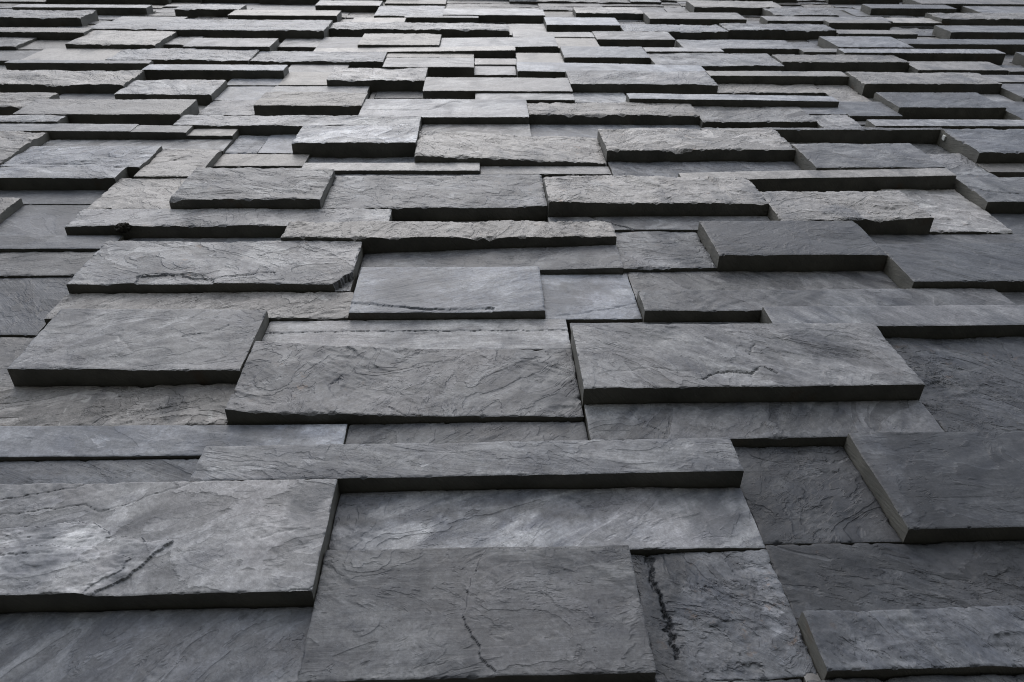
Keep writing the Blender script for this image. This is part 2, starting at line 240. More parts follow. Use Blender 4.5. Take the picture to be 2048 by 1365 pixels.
# ---------------------------------------------------------------- survey of the wall
# name, left, right, bottom, top (thousandths of a unit, from the eye point), proud depth at left / middle / right (0.1 thousandths), tone+cleft
TABLE = """
A2 -269 241 635 874 155 155 155 80m
B1 -999 -272 776 1025 340 340 340 108F
B2 -270 481 876 1025 4 4 -6 100w
E2 -534 206 1232 1486 365 135 85 100r
A1 -829 -271 610 773 9 9 9 86m
E3 208 944 1269 1522 533 523 513 96f
A3 244 482 635 874 -93 -43 -13 80c
B3 484 1081 728 888 -83 -83 -83 62r
C2 -541 481 1027 1123 322 342 362 95m
C4 732 1199 890 1146 239 229 219 60m
E1 -1037 -540 1370 1629 462 412 362 104m
B4 483 730 890 1146 -79 -79 -79 62r
D3 211 944 1148 1267 112 112 112 84m
A4 484 936 625 726 281 281 281 84r
D4 946 1493 1148 1522 82 62 52 70R
F2 -1090 -357 1762 2020 425 395 365 110r
C0 -1110 -286 1130 1223 75 35 5 110s
S1 -538 206 1489 1629 34 39 44 124s
D1 -1185 -536 1226 1368 9 9 9 100R
G3 -341 153 1631 1873 273 273 273 120s
D2 -284 208 1126 1229 -48 -48 -48 76m
F1 -1092 -344 1631 1759 144 144 144 110r
F4 406 1379 1624 1728 302 302 302 86m
G5 406 1148 1731 1887 7 7 7 84m
C1 -1051 -544 1027 1127 -29 -29 -29 85m
I3 -519 205 2268 2549 359 379 409 103r
G2 -354 393 1875 2020 -20 100 210 90m
I4 207 920 2241 2480 671 631 581 114R
H4 664 1148 1889 2122 517 517 517 68m
H1 -1267 -294 2137 2265 351 351 351 113r
H2 -592 393 2022 2135 486 486 486 112R
F5 705 1606 1525 1622 394 394 394 98s
I8 1150 1796 1734 1967 478 478 478 74m
K3 -256 467 2734 3028 488 338 178 119R
I2 -994 -521 2268 2549 676 676 676 105R
G4 156 403 1631 1873 5 5 5 122s
I5 922 1402 2124 2351 542 572 602 117R
_ 216 703 1525 1620 -38 -38 -38 101s
L4 469 1193 2767 3032 575 575 575 118R
J4 475 1193 2559 2764 121 121 121 93r
F0 -1379 -1094 1586 1879 -29 -29 -29 76m
I7 1150 1961 1970 2122 33 33 33 75s
I6 1405 1674 2124 2480 124 124 124 120r
H3 395 662 1889 2135 121 121 121 95r
K5 1195 1667 2559 2825 630 630 630 96m
N3 -530 197 3202 3475 498 498 498 130s
H3b 206 920 2137 2238 163 163 163 96s
_ -1083 -595 2015 2135 -45 -45 -45 103r
L0 -1703 -1217 2610 2836 474 474 474 125r
L3b 201 950 3065 3264 -9 -9 -9 108s
I1 -1259 -996 2268 2540 317 317 317 110r
I0 -1516 -1269 2124 2379 3 3 3 89s
O1 -1933 -1254 3168 3389 690 690 690 92m
G0a -1503 -1092 1881 2029 25 25 25 85m
N1 -1252 -261 3068 3200 562 562 562 124r
M0 -1703 -993 2838 2975 251 251 271 103s
L2 -731 -258 2843 3065 562 582 592 140r
J2b -587 206 2552 2647 50 50 50 89m
A5 458 931 555 622 149 149 149 66r
_ -299 213 2137 2233 -34 -34 -34 104s
J5 697 1667 2482 2557 430 530 610 109s
N4 199 950 3267 3452 421 421 421 111R
E0 -1228 -1039 1370 1583 -63 -63 -63 90m
Q3 -280 423 3591 3837 570 570 570 118s
P10 426 1151 3722 3989 575 575 575 117r
K6 1670 1895 2509 2849 148 148 148 111r
_ 926 1414 2358 2478 11 11 11 81s
Q0 -2427 -1688 3675 3944 597 597 597 114R
Q4 180 1180 3992 4193 522 452 372 134s
T2a -1978 -970 4931 5266 641 641 641 118r
_ 681 1414 3534 3727 -68 -68 -68 97s
K1 -1214 -998 2542 2836 366 366 366 114r
_ -1940 -1257 3387 3556 -49 -49 -49 101r
N5 953 1459 3222 3452 270 270 270 103r
P6 1890 2389 3374 3629 466 466 466 83m
P5 1869 2558 3705 3938 683 683 683 101r
Q7 939 1643 4195 4495 374 374 374 111r
R2 -2014 -1261 4257 4522 409 409 409 126R
K7 1900 2576 2741 3032 563 563 563 100r
G0 -1598 -1093 2031 2122 111 111 101 82s
J0 -1806 -1261 2381 2502 32 32 32 85s
O3 -1000 -532 3344 3567 565 565 565 103r
J2 -665 -14 2649 2731 186 186 186 131s
L3 -258 198 3031 3200 198 198 198 103s
P1a -1686 -1248 3560 3815 463 463 463 125r
J7 1676 2271 2290 2506 453 453 453 94m
P1e -1013 -555 3570 3800 222 222 222 112s
K0 -1812 -1261 2505 2608 465 465 465 118m
R3 -1259 -542 4285 4516 303 303 303 129r
_ -666 -252 2725 2845 11 11 11 99r
_ -1254 -522 3191 3286 -94 -94 -94 103s
S0 -2354 -1856 4557 4928 566 566 546 114r
_ -1695 -1036 4073 4266 -21 -21 -21 90s
Q2 -762 -283 3802 4041 560 520 560 129R
S2t -968 172 5101 5314 461 441 401 121R
_ 951 1634 3068 3164 -67 -67 -67 82R
R5 -249 444 4636 4907 284 344 414 136s
P4c 669 1644 3454 3543 610 560 500 136s
_ -985 -595 2554 2649 -30 -30 -30 97s
_ -274 434 3828 3972 -92 -92 -92 85R
J1 -996 -667 2711 2840 132 132 132 108s
R1 -2465 -2017 4257 4554 314 314 314 119s
_ 216 703 2480 2551 -22 -22 -22 94s
J3 -11 472 2649 2731 48 48 48 116s
N8 1639 2877 3065 3156 569 569 569 120s
_ 216 483 1133 1155 -49 -49 -49 78r
M1 -1998 -1389 2981 3075 584 574 564 107s
S7 1187 1869 4603 4840 407 407 407 112m
R8 1646 2358 4239 4420 489 489 489 99r
Q5 455 936 4346 4624 429 429 429 114s
P4a 1153 1693 3724 3884 187 187 187 105r
R4 -726 -252 4636 4957 439 439 439 106m
R6 -970 190 4519 4633 225 325 425 129s
_ -1720 -1257 3068 3164 -72 -72 -72 95s
Q1 -516 -45 4043 4253 582 582 582 117s
M00 -2030 -1705 2610 2979 607 607 607 108R
O2 -1245 -1002 3334 3567 173 173 173 116r
A6 -269 456 555 633 -51 -51 -51 70m
S9 2112 2570 4619 4924 492 492 492 106s
S6 909 1581 5079 5328 428 428 428 114R
Q0b -1702 -1002 3947 4060 614 614 614 130s
_ 2127 2394 3166 3360 -47 -47 -47 96R
R11 2360 2859 4134 4329 338 338 338 106s
N7 1646 1888 3322 3554 224 224 224 95s
_ 1637 2124 3166 3262 -34 -34 -34 81s
_ 1196 1438 2823 2968 17 17 17 96s
S1x -1690 -1205 4524 4750 530 530 530 111s
_ 216 483 2554 2649 -72 -72 -72 81s
S8 1584 2295 5101 5319 519 519 519 113R
P1b -1245 -1015 3570 3815 159 159 159 127s
U2b -744 -272 5581 5984 398 398 398 127r
Q8 1153 1867 3887 3989 579 579 579 107s
R7 192 452 4195 4542 223 223 223 122s
O0 -2381 -1935 3341 3561 519 519 519 100R
P2 -34 423 3477 3589 470 470 470 130s
I9 1676 2254 2124 2287 20 20 20 78s
K5r 1716 1897 2851 3032 -68 -68 -68 79m
R9 2064 3008 4422 4526 591 591 591 115s
_ 1196 1683 4832 5075 -22 -22 -22 94R
_ -519 -32 3485 3580 -9 -9 -9 99s
M2b -865 -733 2843 3065 170 170 170 124s
P1d -1000 -764 3802 4060 264 264 264 111s
P4b 1695 1867 3556 3884 148 148 148 120r
U3c 1150 1824 5491 5738 470 470 470 100s
S5 700 1184 4835 5076 416 416 416 111s
_ 1171 1879 3999 4095 -67 -67 -67 92s
R3b -1036 -724 4062 4283 123 123 123 116s
U2e -270 437 5581 5814 481 481 481 137s
U1a -3320 -2620 5355 5603 550 550 550 104R
S10 2572 4070 4712 4856 500 500 500 86s
M2a -990 -868 2843 3065 169 169 169 120r
U1e -1720 -988 5529 5732 447 447 447 115s
_ 461 948 4195 4340 -35 -35 -35 95R
_ 2127 2565 3950 4095 13 13 13 81R
U4e 1970 2851 5488 5656 402 402 402 105s
P3 426 688 3545 3720 164 164 164 129s
_ -1254 -522 3289 3335 -78 -78 -78 89s
_ -274 434 5959 6202 -35 -35 -35 100s
T1c -2474 -1980 5105 5329 358 358 358 104r
_ -1989 -1502 5273 5516 -52 -52 -52 82s
S4 421 906 5221 5482 527 527 527 137s
U3d 1569 2242 5946 6218 515 515 515 111r
U4d 3224 4531 5539 5775 532 532 532 102R
_ -519 -56 4244 4389 -7 -7 -7 91s
N6b 1461 1644 3158 3346 212 212 212 124r
U4h 3044 4230 5080 5299 498 498 498 99s
L5 900 1916 3034 3062 505 505 505 93r
_ -1695 -1208 4759 4928 -40 -40 -40 94m
_ -2430 -1943 3950 4046 19 19 19 100s
S2b -971 -728 4636 4949 222 222 222 103s
_ -1695 -1257 3828 3923 -94 -94 -94 76s
P7 2391 3112 3158 3525 324 324 324 86s
_ -299 213 2235 2257 -66 -66 -66 78s
S0c -2630 -2356 4557 4802 254 254 254 89s
_ 1441 1659 2823 2919 -92 -92 -92 93s
U4a 2076 2538 5659 5943 492 492 492 103R
U4j 3696 4805 5777 6146 399 399 399 105s
T1d -2437 -1998 5332 5555 274 274 274 109s
_ -2381 -1967 3558 3678 -34 -34 -34 95r
_ 2568 3545 4857 4952 0 0 0 93R
R0 -2459 -1729 4111 4174 545 545 545 103s
_ -2773 -1992 5004 5099 -93 -93 -93 87s
S5b 447 697 4627 4907 333 333 333 116s
_ -3263 -2776 5886 6128 7 7 7 94r
S3b 175 419 5062 5424 194 194 194 131s
_ 2568 3300 3926 4070 -68 -68 -68 79s
_ -1940 -1698 3950 4119 18 18 18 98s
G6 1381 1640 1624 1731 155 155 155 70m
_ 1441 1659 2921 3017 -92 -92 -92 105s
P1 -1973 -1688 3564 3672 168 168 168 89s
_ -985 -669 2652 2698 -3 -3 -3 92m
U4c 3382 4853 6148 6445 546 546 546 94s
K8 1897 2552 2644 2739 133 133 133 85s
U3b 670 1156 5741 5985 395 395 395 124r
S3 191 697 4910 5060 386 386 386 135s
_ 1171 1659 4097 4193 -13 -13 -13 100r
N0 -2090 -1712 3077 3165 665 665 665 116r
U1c -3270 -2352 5771 5888 458 458 458 111s
_ 951 1463 3166 3213 5 5 5 76R
_ 1882 2124 4048 4242 -14 -14 -14 84R
_ -1695 -1208 5959 6202 -39 -39 -39 104s
T0 -3009 -2356 4805 4935 697 697 697 92m
_ 1906 2271 2505 2649 -98 -98 -98 90R
_ 1416 1634 3534 3678 -32 -32 -32 77r
M1b -1387 -1171 2977 3065 550 550 540 103s
Q2r -43 177 4055 4248 167 167 167 127s
_ -960 -252 4955 5050 -6 -6 -6 88r
_ 1147 1389 1721 1743 -9 -9 -9 79R
R0a -2787 -2468 4308 4554 204 204 204 80s
_ -274 434 5812 5957 -61 -61 -61 87s
P1c -1262 -1002 3817 3944 209 209 209 118s
_ 1392 1879 5322 5491 16 16 16 84R
R6b -540 -49 4420 4516 219 219 219 111s
_ -2259 -1943 3166 3335 -47 -47 -47 88r
_ 1637 2124 3264 3311 17 17 17 94s
_ -519 -277 3681 3801 -23 -23 -23 81m
_ -2430 -1943 4048 4119 -62 -62 -62 101s
P8 2391 2558 3527 3703 199 199 199 116s
_ -2479 -1992 5567 5736 -98 -98 -98 90s
U4b 2912 3565 5970 6146 474 474 474 90s
_ -2136 -1698 6082 6324 -74 -74 -74 102s
_ 2127 2859 4538 4609 -31 -31 -31 96s
_ -1205 -742 6180 6422 -52 -52 -52 96r
_ 1147 1634 5739 5932 -15 -15 -15 95R
_ 1196 1438 2970 3041 -12 -12 -12 91R
S2c -1203 -974 4694 4928 169 169 169 106s
_ 951 1193 4612 4830 -99 -99 -99 91s
_ -2773 -1992 4930 5001 -89 -89 -89 80s
U2a -1216 -747 5973 6187 390 390 390 119s
U1d -2144 -1699 5734 5933 481 481 481 116r
_ 2862 3104 4195 4413 -11 -11 -11 100R
_ -519 -32 5322 5467 -37 -37 -37 104R
U4i 2298 2819 5065 5193 383 383 383 99s
M1c -1169 -993 2977 3065 409 409 409 117s
R13 2561 3437 3789 3930 570 570 570 102s
Q6 939 1394 4498 4601 446 446 446 122s
_ -3018 -2776 5077 5320 3 3 3 81s
_ -274 434 6204 6349 -3 -3 -3 92r
P9 2561 3185 3527 3786 500 500 500 87s
_ -519 -277 3583 3678 -35 -35 -35 83r
_ 1882 2100 4759 5001 14 14 14 99r
_ 2102 2565 4930 5050 -53 -53 -53 98r
_ -1205 -963 4514 4683 -54 -54 -54 98r
U2c -865 -516 5316 5504 394 394 394 117s
_ -3312 -2825 5616 5761 -59 -59 -59 104s
_ 1637 2051 4416 4511 -34 -34 -34 93r
_ 2568 3300 4955 5026 -32 -32 -32 105r
_ 1661 1879 4097 4242 -82 -82 -82 96s
_ 3033 3766 5298 5393 -11 -11 -11 100R
N6 1461 1644 3348 3452 234 234 234 107s
_ 657 924 2113 2135 -82 -82 -82 101s
_ 1882 2296 5322 5467 -77 -77 -77 78s
U4g 2854 3222 5519 5707 257 257 257 121s
I00 -1823 -1518 2124 2379 284 284 284 97r
R6c -42 190 4251 4389 245 245 245 130s
_ 2372 2859 4342 4413 -8 -8 -8 75s
S0b -1853 -1692 4679 4928 304 304 304 106r
S00 -2887 -2633 4557 4802 415 415 415 95r
_ 2127 2369 4122 4242 -85 -85 -85 104s
_ 191 458 3019 3066 -3 -3 -3 91r
_ -250 189 4906 5001 -31 -31 -31 84R
_ -1499 -963 5371 5467 -90 -90 -90 96s
_ 1637 2075 5739 5883 -92 -92 -92 81R
_ 2298 2810 5200 5295 15 15 15 81s
_ -740 -277 6229 6471 147 137 127 102s
_ 706 948 4636 4781 -57 -57 -57 77r
_ -2136 -1698 5935 6079 -15 -15 -15 97s
_ 2127 2394 3632 3703 -95 -95 -95 98R
_ 436 924 6082 6226 18 18 18 82r
_ 1882 2124 3950 4046 -40 -40 -40 87r
_ 412 1144 5494 5565 10 10 10 86s
_ -2773 -2482 5200 5344 5 5 5 94r
_ -740 -277 6082 6226 5 5 5 99s
_ -2455 -2212 4171 4266 -12 -12 -12 102R
_ -1279 -1085 2113 2135 -92 -92 -92 84r
_ -274 189 3999 4046 -1 -1 -1 98r
_ 902 1389 5322 5418 -9 -9 -9 83m
_ -29 164 5322 5565 -27 -27 -27 96R
_ 436 924 6229 6373 14 14 14 81s
_ 3866 4599 6449 6594 -91 -91 -91 78R
_ -2822 -2482 5616 5761 -38 -38 -38 101s
_ -715 -522 4171 4291 -82 -82 -82 81s
_ -1083 -1036 1574 1620 -29 -29 -29 105s
_ -1695 -963 5739 5810 -29 -29 -29 83R
_ 1882 2124 3632 3703 -12 -12 -12 98s
_ 1392 1634 4489 4609 -66 -66 -66 76s
_ 1882 2100 4612 4756 -71 -71 -71 81r
_ 2911 3374 6155 6300 18 18 18 86r
_ 3033 3521 5396 5491 -77 -77 -77 102s
_ 1147 1389 5935 6177 -24 -24 -24 105s
_ 1563 2247 6229 6324 -70 -70 -70 96R
_ 1563 2296 6400 6496 8 8 8 95s
U4f 2358 2788 5379 5486 481 481 481 105s
_ 461 899 3044 3066 -17 -17 -17 77r
_ 436 924 5592 5687 -49 -49 -49 78s
_ 2543 2786 5959 6202 -83 -83 -83 79s
_ 926 1561 6180 6275 -60 -60 -60 98r
_ -2749 -2457 4122 4315 -15 -15 -15 89r
_ 3376 3864 6449 6594 -64 -64 -64 80r
_ 191 458 4538 4634 -9 -9 -9 95s
_ 2568 2859 4612 4707 -9 -9 -9 82s
_ -54 189 4416 4511 -32 -32 -32 91s
_ -715 -522 4073 4168 17 17 17 100s
_ -2210 -2016 4171 4266 -61 -61 -61 75R
Q0c -2024 -1784 4177 4255 167 167 167 119s
_ 1882 2124 3313 3360 -41 -41 -41 86R
_ 2543 2859 5665 5810 6 6 6 86s
_ 2298 2810 5298 5369 -68 -68 -68 90m
_ -3018 -2776 4930 5075 -36 -36 -36 82r
_ 1686 1879 4832 4977 -71 -71 -71 94r
_ -274 434 3975 3997 19 19 19 79s
_ -3263 -2776 6131 6226 -88 -88 -88 99r
_ 436 924 5984 6079 -96 -96 -96 77s
_ 3009 3104 4416 4658 -78 -78 -78 78r
_ 2813 3031 5077 5222 -93 -93 -93 95s
_ -2773 -2482 5102 5197 -45 -45 -45 82s
_ 3229 3692 5788 5883 19 19 19 89m
_ -740 -277 5984 6079 -91 -91 -91 94s
_ 2788 3374 6376 6471 -57 -57 -57 83s
_ 1931 2565 3044 3066 -23 -23 -23 80s
_ 902 1389 5420 5491 -23 -23 -23 79s
_ 2568 3300 4073 4119 -30 -30 -30 88s
U2d -528 -25 5507 5578 427 427 427 106s
_ 461 483 618 640 -13 -13 -13 103s
_ 191 654 3460 3482 -21 -21 -21 83s
R9a 1872 2120 4528 4617 398 398 398 98s
_ -985 -742 5592 5736 -100 -100 -100 104m
_ -2773 -2359 5959 6055 -81 -81 -81 97s
_ 436 1169 6376 6618 211 158 105 93R
_ 2813 3031 5224 5369 -15 -15 -15 76s
_ -985 -522 5518 5589 -29 -29 -29 105R
_ 412 703 5126 5222 -38 -38 -38 94s
_ 436 654 3485 3531 -96 -96 -96 81r
_ 1563 2247 6327 6398 -8 -8 -8 76m
_ -2773 -2359 6057 6153 -8 -8 -8 75s
_ -1254 -963 5273 5369 -31 -31 -31 93r
_ 926 1414 6278 6373 15 15 15 83r
_ -274 213 6351 6447 16 12 9 91s
_ 2249 2541 6033 6177 -94 -94 -94 100m
_ -1695 -1453 5812 5957 10 10 10 95s
_ -1450 -1208 5812 5957 -28 -28 -28 97m
_ 2862 3227 5714 5810 -64 -64 -64 90r
_ -1842 -1698 4563 4683 -26 -26 -26 87r
_ -960 -473 5053 5099 -92 -92 -92 98r
_ -470 17 5053 5099 -39 -39 -39 88m
_ -519 189 4391 4413 -3 -3 -3 93s
_ 2788 3031 5371 5491 14 14 14 93R
_ -2357 -2139 5763 5908 -7 -7 -7 75R
_ 2249 2541 6253 6398 -91 -91 -91 104r
_ 2543 2786 5812 5957 -27 -27 -27 77s
_ 1416 1634 3681 3727 -6 -6 -6 96r
_ 1637 1879 4538 4609 -1 -1 -1 76r
_ 2788 3374 6302 6373 -11 -11 -11 104r
_ -960 -742 5837 5981 -80 -80 -80 93s
_ -1499 -1257 5273 5369 -67 -67 -67 81s
_ -250 189 5004 5050 -63 -63 -63 85m
_ -1989 -1722 5518 5614 -38 -38 -38 92R
_ -2014 -1698 4514 4560 5 5 5 91r
_ 3107 3594 4612 4707 -86 -86 -86 80s
_ -1695 -1208 6204 6275 -63 -63 -63 98m
_ -2773 -2359 5886 5957 -12 -12 -12 78m
_ 3229 3692 5886 5957 -77 -77 -77 95s
_ 412 703 5053 5124 -28 -28 -28 103s
_ 1882 2100 5004 5099 -94 -94 -94 79m
_ 1563 2051 6498 6594 44 11 -22 105s
_ -1279 -1257 2260 2380 2 2 2 83r
_ -1989 -1722 5616 5712 2 2 2 95R
_ -1695 -1257 3926 3948 19 19 19 88m
_ 3523 4231 5396 5491 -67 -67 -67 104r
_ 2543 2908 6204 6300 -55 -55 -55 89m
_ 167 409 5420 5516 -51 -51 -51 88m
_ -519 -32 5469 5516 -66 -66 -66 78s
_ 1686 1879 4979 5075 -30 -30 -30 79s
_ -2773 -2359 6155 6226 -32 -32 -32 81R
_ 2543 2786 6302 6447 -39 -39 -39 99R
_ -3729 -3266 6106 6202 -12 -12 -12 76r
_ 3303 3545 4955 5050 -37 -37 -37 102m
_ 3033 3227 5812 5957 10 10 10 104R
_ 1661 1708 2848 2943 -43 -43 -43 82r
_ 1441 1659 3019 3041 -85 -85 -85 79s
_ 2249 2541 5935 6030 -70 -70 -70 90r
_ 2788 2908 5959 6202 11 11 11 101m
_ 2862 3006 4538 4634 -77 -77 -77 86s
_ 436 679 5690 5785 -49 -49 -49 93s
R12 2862 3653 4121 4204 301 301 301 87s
_ 3107 3913 4514 4609 -91 -91 -91 88s
_ 1661 1708 2946 3041 -66 -66 -66 75r
_ -1205 -963 5812 5908 -26 -26 -26 89s
_ 2127 2565 4097 4119 -80 -80 -80 98R
_ 436 679 5788 5883 4 4 4 77m
_ 681 1144 5690 5736 -57 -57 -57 104s
_ 2568 3300 5028 5050 1 1 1 94s
_ 926 1144 5592 5687 -36 -36 -36 95R
_ 436 679 5886 5981 -59 -59 -59 77r
_ -1254 -865 5469 5516 -99 -99 -99 84s
_ 2788 3031 5812 5908 -88 -88 -88 87R
_ -960 -742 5739 5834 -3 -3 -3 100R
_ 1392 1561 6033 6177 13 13 13 96s
_ -3729 -3266 5935 6030 -76 -76 -76 94r
_ -2357 -2139 5910 6006 -52 -52 -52 86s
_ -274 213 6449 6520 35 4 -27 86s
_ 2813 3545 5053 5075 -65 -65 -65 100s
_ -2357 -2139 6008 6104 -75 -75 -75 84r
_ 3572 3692 5959 6153 -89 -89 -89 89s
_ 167 409 5518 5589 -54 -54 -54 92s
_ 706 899 5077 5148 -62 -62 -62 99m
_ -3729 -3266 6204 6300 114 125 136 93m
_ 1637 2075 5886 5932 -31 -31 -31 98r
_ -2357 -2139 6106 6202 16 16 16 104s
_ 926 1144 5984 6079 -37 -37 -37 81r
_ 706 948 4783 4830 -44 -44 -44 98m
_ 706 899 5151 5222 -74 -74 -74 101R
_ -1254 -1208 2554 2600 1 1 1 96r
_ -2626 -2482 5347 5442 -72 -72 -72 98s
_ -2357 -2139 6204 6300 -15 -15 -15 81m
_ 412 1144 5567 5589 -45 -45 -45 102s
_ 926 1144 6082 6177 15 15 15 80m
_ 1833 2075 5665 5736 -54 -54 -54 90s
_ 2862 3594 5494 5516 14 14 14 93r
_ -960 -865 5322 5467 -70 -70 -70 85r
_ -3729 -3266 6033 6104 -56 -56 -56 89m
_ 2862 3006 4636 4707 8 8 8 87s
_ 1637 2051 4514 4536 -43 -43 -43 83s
_ -2626 -2482 5445 5540 4 4 4 78s
_ 2298 2541 6400 6496 4 4 4 83r
_ -1793 -1722 4171 4266 0 0 0 88s
_ -1205 -963 5910 5981 -57 -57 -57 91s
_ 2249 2541 6180 6251 -48 -48 -48 91r
_ 3033 3374 6572 6814 43 26 9 113r
_ 1637 1683 3558 3654 -24 -24 -24 94s
_ 1171 1414 6376 6520 181 170 159 131s
_ 1833 1977 5567 5663 -2 -2 -2 98s
_ 1392 1561 5935 6030 -33 -33 -33 89r
_ -3974 -3266 5763 5859 -4 -4 -4 93s
_ -764 -522 4048 4070 -8 -8 -8 83s
_ -1499 -1257 5469 5516 13 13 13 80s
_ -3729 -3266 5861 5932 -75 -75 -75 83s
_ 2102 2296 5053 5099 -34 -34 -34 91r
R10 3117 3902 4207 4503 500 500 500 81m
_ 2543 2786 6449 6520 18 18 18 90r
_ -2626 -2482 5543 5614 -68 -68 -68 100R
_ 1882 2345 5469 5491 -12 -12 -12 79m
_ 1833 1977 5494 5565 7 7 7 94r
_ -1254 -1036 4269 4291 -16 -16 -16 86r
_ 3597 4231 5494 5540 -84 -84 -84 104R
_ 1416 1561 6278 6373 -72 -72 -72 83s
_ -544 -522 3656 3801 -42 -42 -42 79m
_ 1637 1683 3656 3727 -38 -38 -38 75r
_ -3239 -3021 5273 5344 -87 -87 -87 99s
_ 1416 1561 6376 6471 5 5 5 78r
_ 216 434 6351 6422 170 171 171 126s
_ 2788 3031 5910 5957 6 6 6 93s
_ 20 164 5053 5099 -95 -95 -95 103m
_ 1588 1879 5077 5099 -62 -62 -62 77m
_ -2479 -2433 5322 5467 -82 -82 -82 93R
_ 3229 3594 5518 5540 -16 -16 -16 97m
_ -2479 -2139 5739 5761 13 13 13 95s
_ 387 409 1868 1890 -22 -22 -22 86m
_ -544 -522 3558 3654 -100 -100 -100 90r
_ -2504 -2433 4073 4119 -91 -91 -91 86r
_ 3009 3104 4661 4707 -22 -22 -22 102s
_ -3018 -2776 5322 5344 -84 -84 -84 90R
_ 461 483 2725 2772 -86 -86 -86 86s
_ -3239 -3021 5200 5271 19 19 19 92R
_ -1989 -1722 5714 5736 -38 -38 -38 105R
_ -2504 -2433 3926 4070 -44 -44 -44 79r
_ -544 -522 4293 4413 -3 -3 -3 98r
_ -2479 -2433 5469 5565 -30 -30 -30 94r
_ -1720 -1698 4122 4217 -15 -15 -15 98s
_ 2298 2345 5371 5467 -68 -68 -68 83r
_ -29 164 5567 5589 20 20 20 103m
_ -3239 -3021 5102 5197 -32 -32 -32 88s
_ 1661 1683 2480 2502 0 0 0 75s
_ -3484 -3315 5518 5761 -58 -58 -58 78m
_ -1720 -1698 4220 4266 -19 -19 -19 96r
_ 1637 1659 4195 4242 -75 -75 -75 99m
_ 1416 1561 6474 6545 185 136 86 91m
_ 2543 2786 6523 6618 142 161 179 113R
_ -5199 -4221 -1489 -1246 408 464 520 105m
_ -4219 -3241 -1489 -1344 748 732 716 133r
_ -3239 -2751 -1489 -1393 616 604 591 110s
_ -2749 -1771 -1489 -1246 660 617 573 108s
_ -1769 -1281 -1489 -1393 481 536 590 108m
_ -1279 -301 -1489 -1344 655 626 597 87s
_ -299 189 -1489 -1393 490 521 553 121s
_ 191 434 -1489 -1246 11 2 -8 125m
_ 436 1169 -1489 -1344 170 141 113 123r
_ 1171 1659 -1489 -1246 153 175 196 83s
_ 1661 1904 -1489 -1246 181 127 74 83R
_ 1906 2394 -1489 -1393 442 446 449 100s
_ 2396 2639 -1489 -1393 152 169 187 114s
_ 2641 3129 -1489 -1246 447 405 363 132s
_ 3131 3374 -1489 -1246 112 158 203 91s
_ 3376 4354 -1489 -1344 479 452 426 94s
_ 4356 5334 -1489 -1246 14 12 10 117r
_ 5336 5824 -1489 -1246 503 443 383 108r
_ 5826 6093 -1489 -1246 132 172 213 111s
_ -3239 -2751 -1391 -1246 710 684 658 123s
_ -1769 -1526 -1391 -1148 529 555 581 83s
_ -1524 -1281 -1391 -1246 559 545 531 90s
_ -299 189 -1391 -1246 463 514 566 124m
_ 1906 2394 -1391 -1148 559 510 462 101s
_ 2396 2639 -1391 -1246 104 94 84 116s
_ -4219 -3731 -1342 -1099 91 124 158 130r
_ -3729 -3241 -1342 -1246 708 683 658 112r
_ -1279 -791 -1342 -1099 184 183 183 110s
_ -789 -301 -1342 -1197 624 616 608 132r
_ 436 924 -1342 -1099 167 199 231 119R
_ 926 1169 -1342 -1197 545 534 522 119s
_ 3376 3864 -1342 -1246 666 662 659 105r
_ 3866 4109 -1342 -1246 277 262 248 113s
_ 4111 4354 -1342 -1246 231 152 74 92s
_ -5199 -4221 -1244 -1099 202 263 324 89s
_ -3729 -2996 -1244 -1099 588 601 615 133R
_ -2994 -2506 -1244 -1001 49 52 55 118R
_ -2504 -2016 -1244 -1001 463 465 468 116m
_ -2014 -1771 -1244 -1099 102 99 96 86s
_ -1524 -1281 -1244 -1099 387 410 433 117s
_ -299 434 -1244 -1148 576 574 573 103r
_ 1171 1904 -1244 -1001 73 77 81 101r
_ 2396 2884 -1244 -1148 104 74 45 93s
_ 2886 3374 -1244 -1001 137 100 62 107s
_ 3376 3864 -1244 -1148 34 16 -3 105m
_ 3866 4109 -1244 -1099 132 149 166 85s
_ 4111 5089 -1244 -1148 44 32 21 119s
_ 5091 5579 -1244 -1099 185 169 154 94s
_ 5581 6093 -1244 -1001 151 138 125 125R
_ -789 -301 -1195 -1050 77 75 73 107s
_ 926 1169 -1195 -1099 385 331 276 126s
_ -1769 -1526 -1146 -1001 80 108 137 124s
_ -299 189 -1146 -1050 193 185 177 134s
_ 191 434 -1146 -903 115 140 165 127s
_ 1906 2639 -1146 -1050 131 153 175 113r
_ 2641 2884 -1146 -1050 564 539 515 126r
_ 3376 3864 -1146 -903 554 537 520 123s
_ 4111 4599 -1146 -1050 94 87 80 114s
_ 4601 5089 -1146 -1050 89 54 18 92R
_ -5199 -4221 -1097 -952 424 465 505 88r
_ -4219 -3976 -1097 -854 453 445 437 104s
_ -3974 -3241 -1097 -854 388 388 387 131m
_ -3239 -2996 -1097 -952 56 54 52 118s
_ -2014 -1771 -1097 -1001 222 183 144 113r
_ -1524 -1036 -1097 -1001 -11 7 25 101r
_ -1034 -791 -1097 -1001 -38 12 61 117s
_ 436 1169 -1097 -952 481 528 576 107s
_ 3866 4109 -1097 -1001 -12 6 24 100s
_ 5091 5579 -1097 -854 669 633 598 101m
_ -789 -301 -1048 -805 74 111 147 133s
_ -299 189 -1048 -952 389 429 468 96r
_ 1906 2394 -1048 -903 477 480 482 89r
_ 2396 2884 -1048 -805 485 457 428 97r
_ 4111 4599 -1048 -805 494 471 448 86s
_ 4601 5089 -1048 -952 -27 9 46 112s
_ -2994 -2506 -999 -756 621 610 599 98m
_ -2504 -1771 -999 -854 268 278 287 90s
_ -1769 -1281 -999 -854 161 178 195 90s
_ -1279 -1036 -999 -903 37 89 141 104s
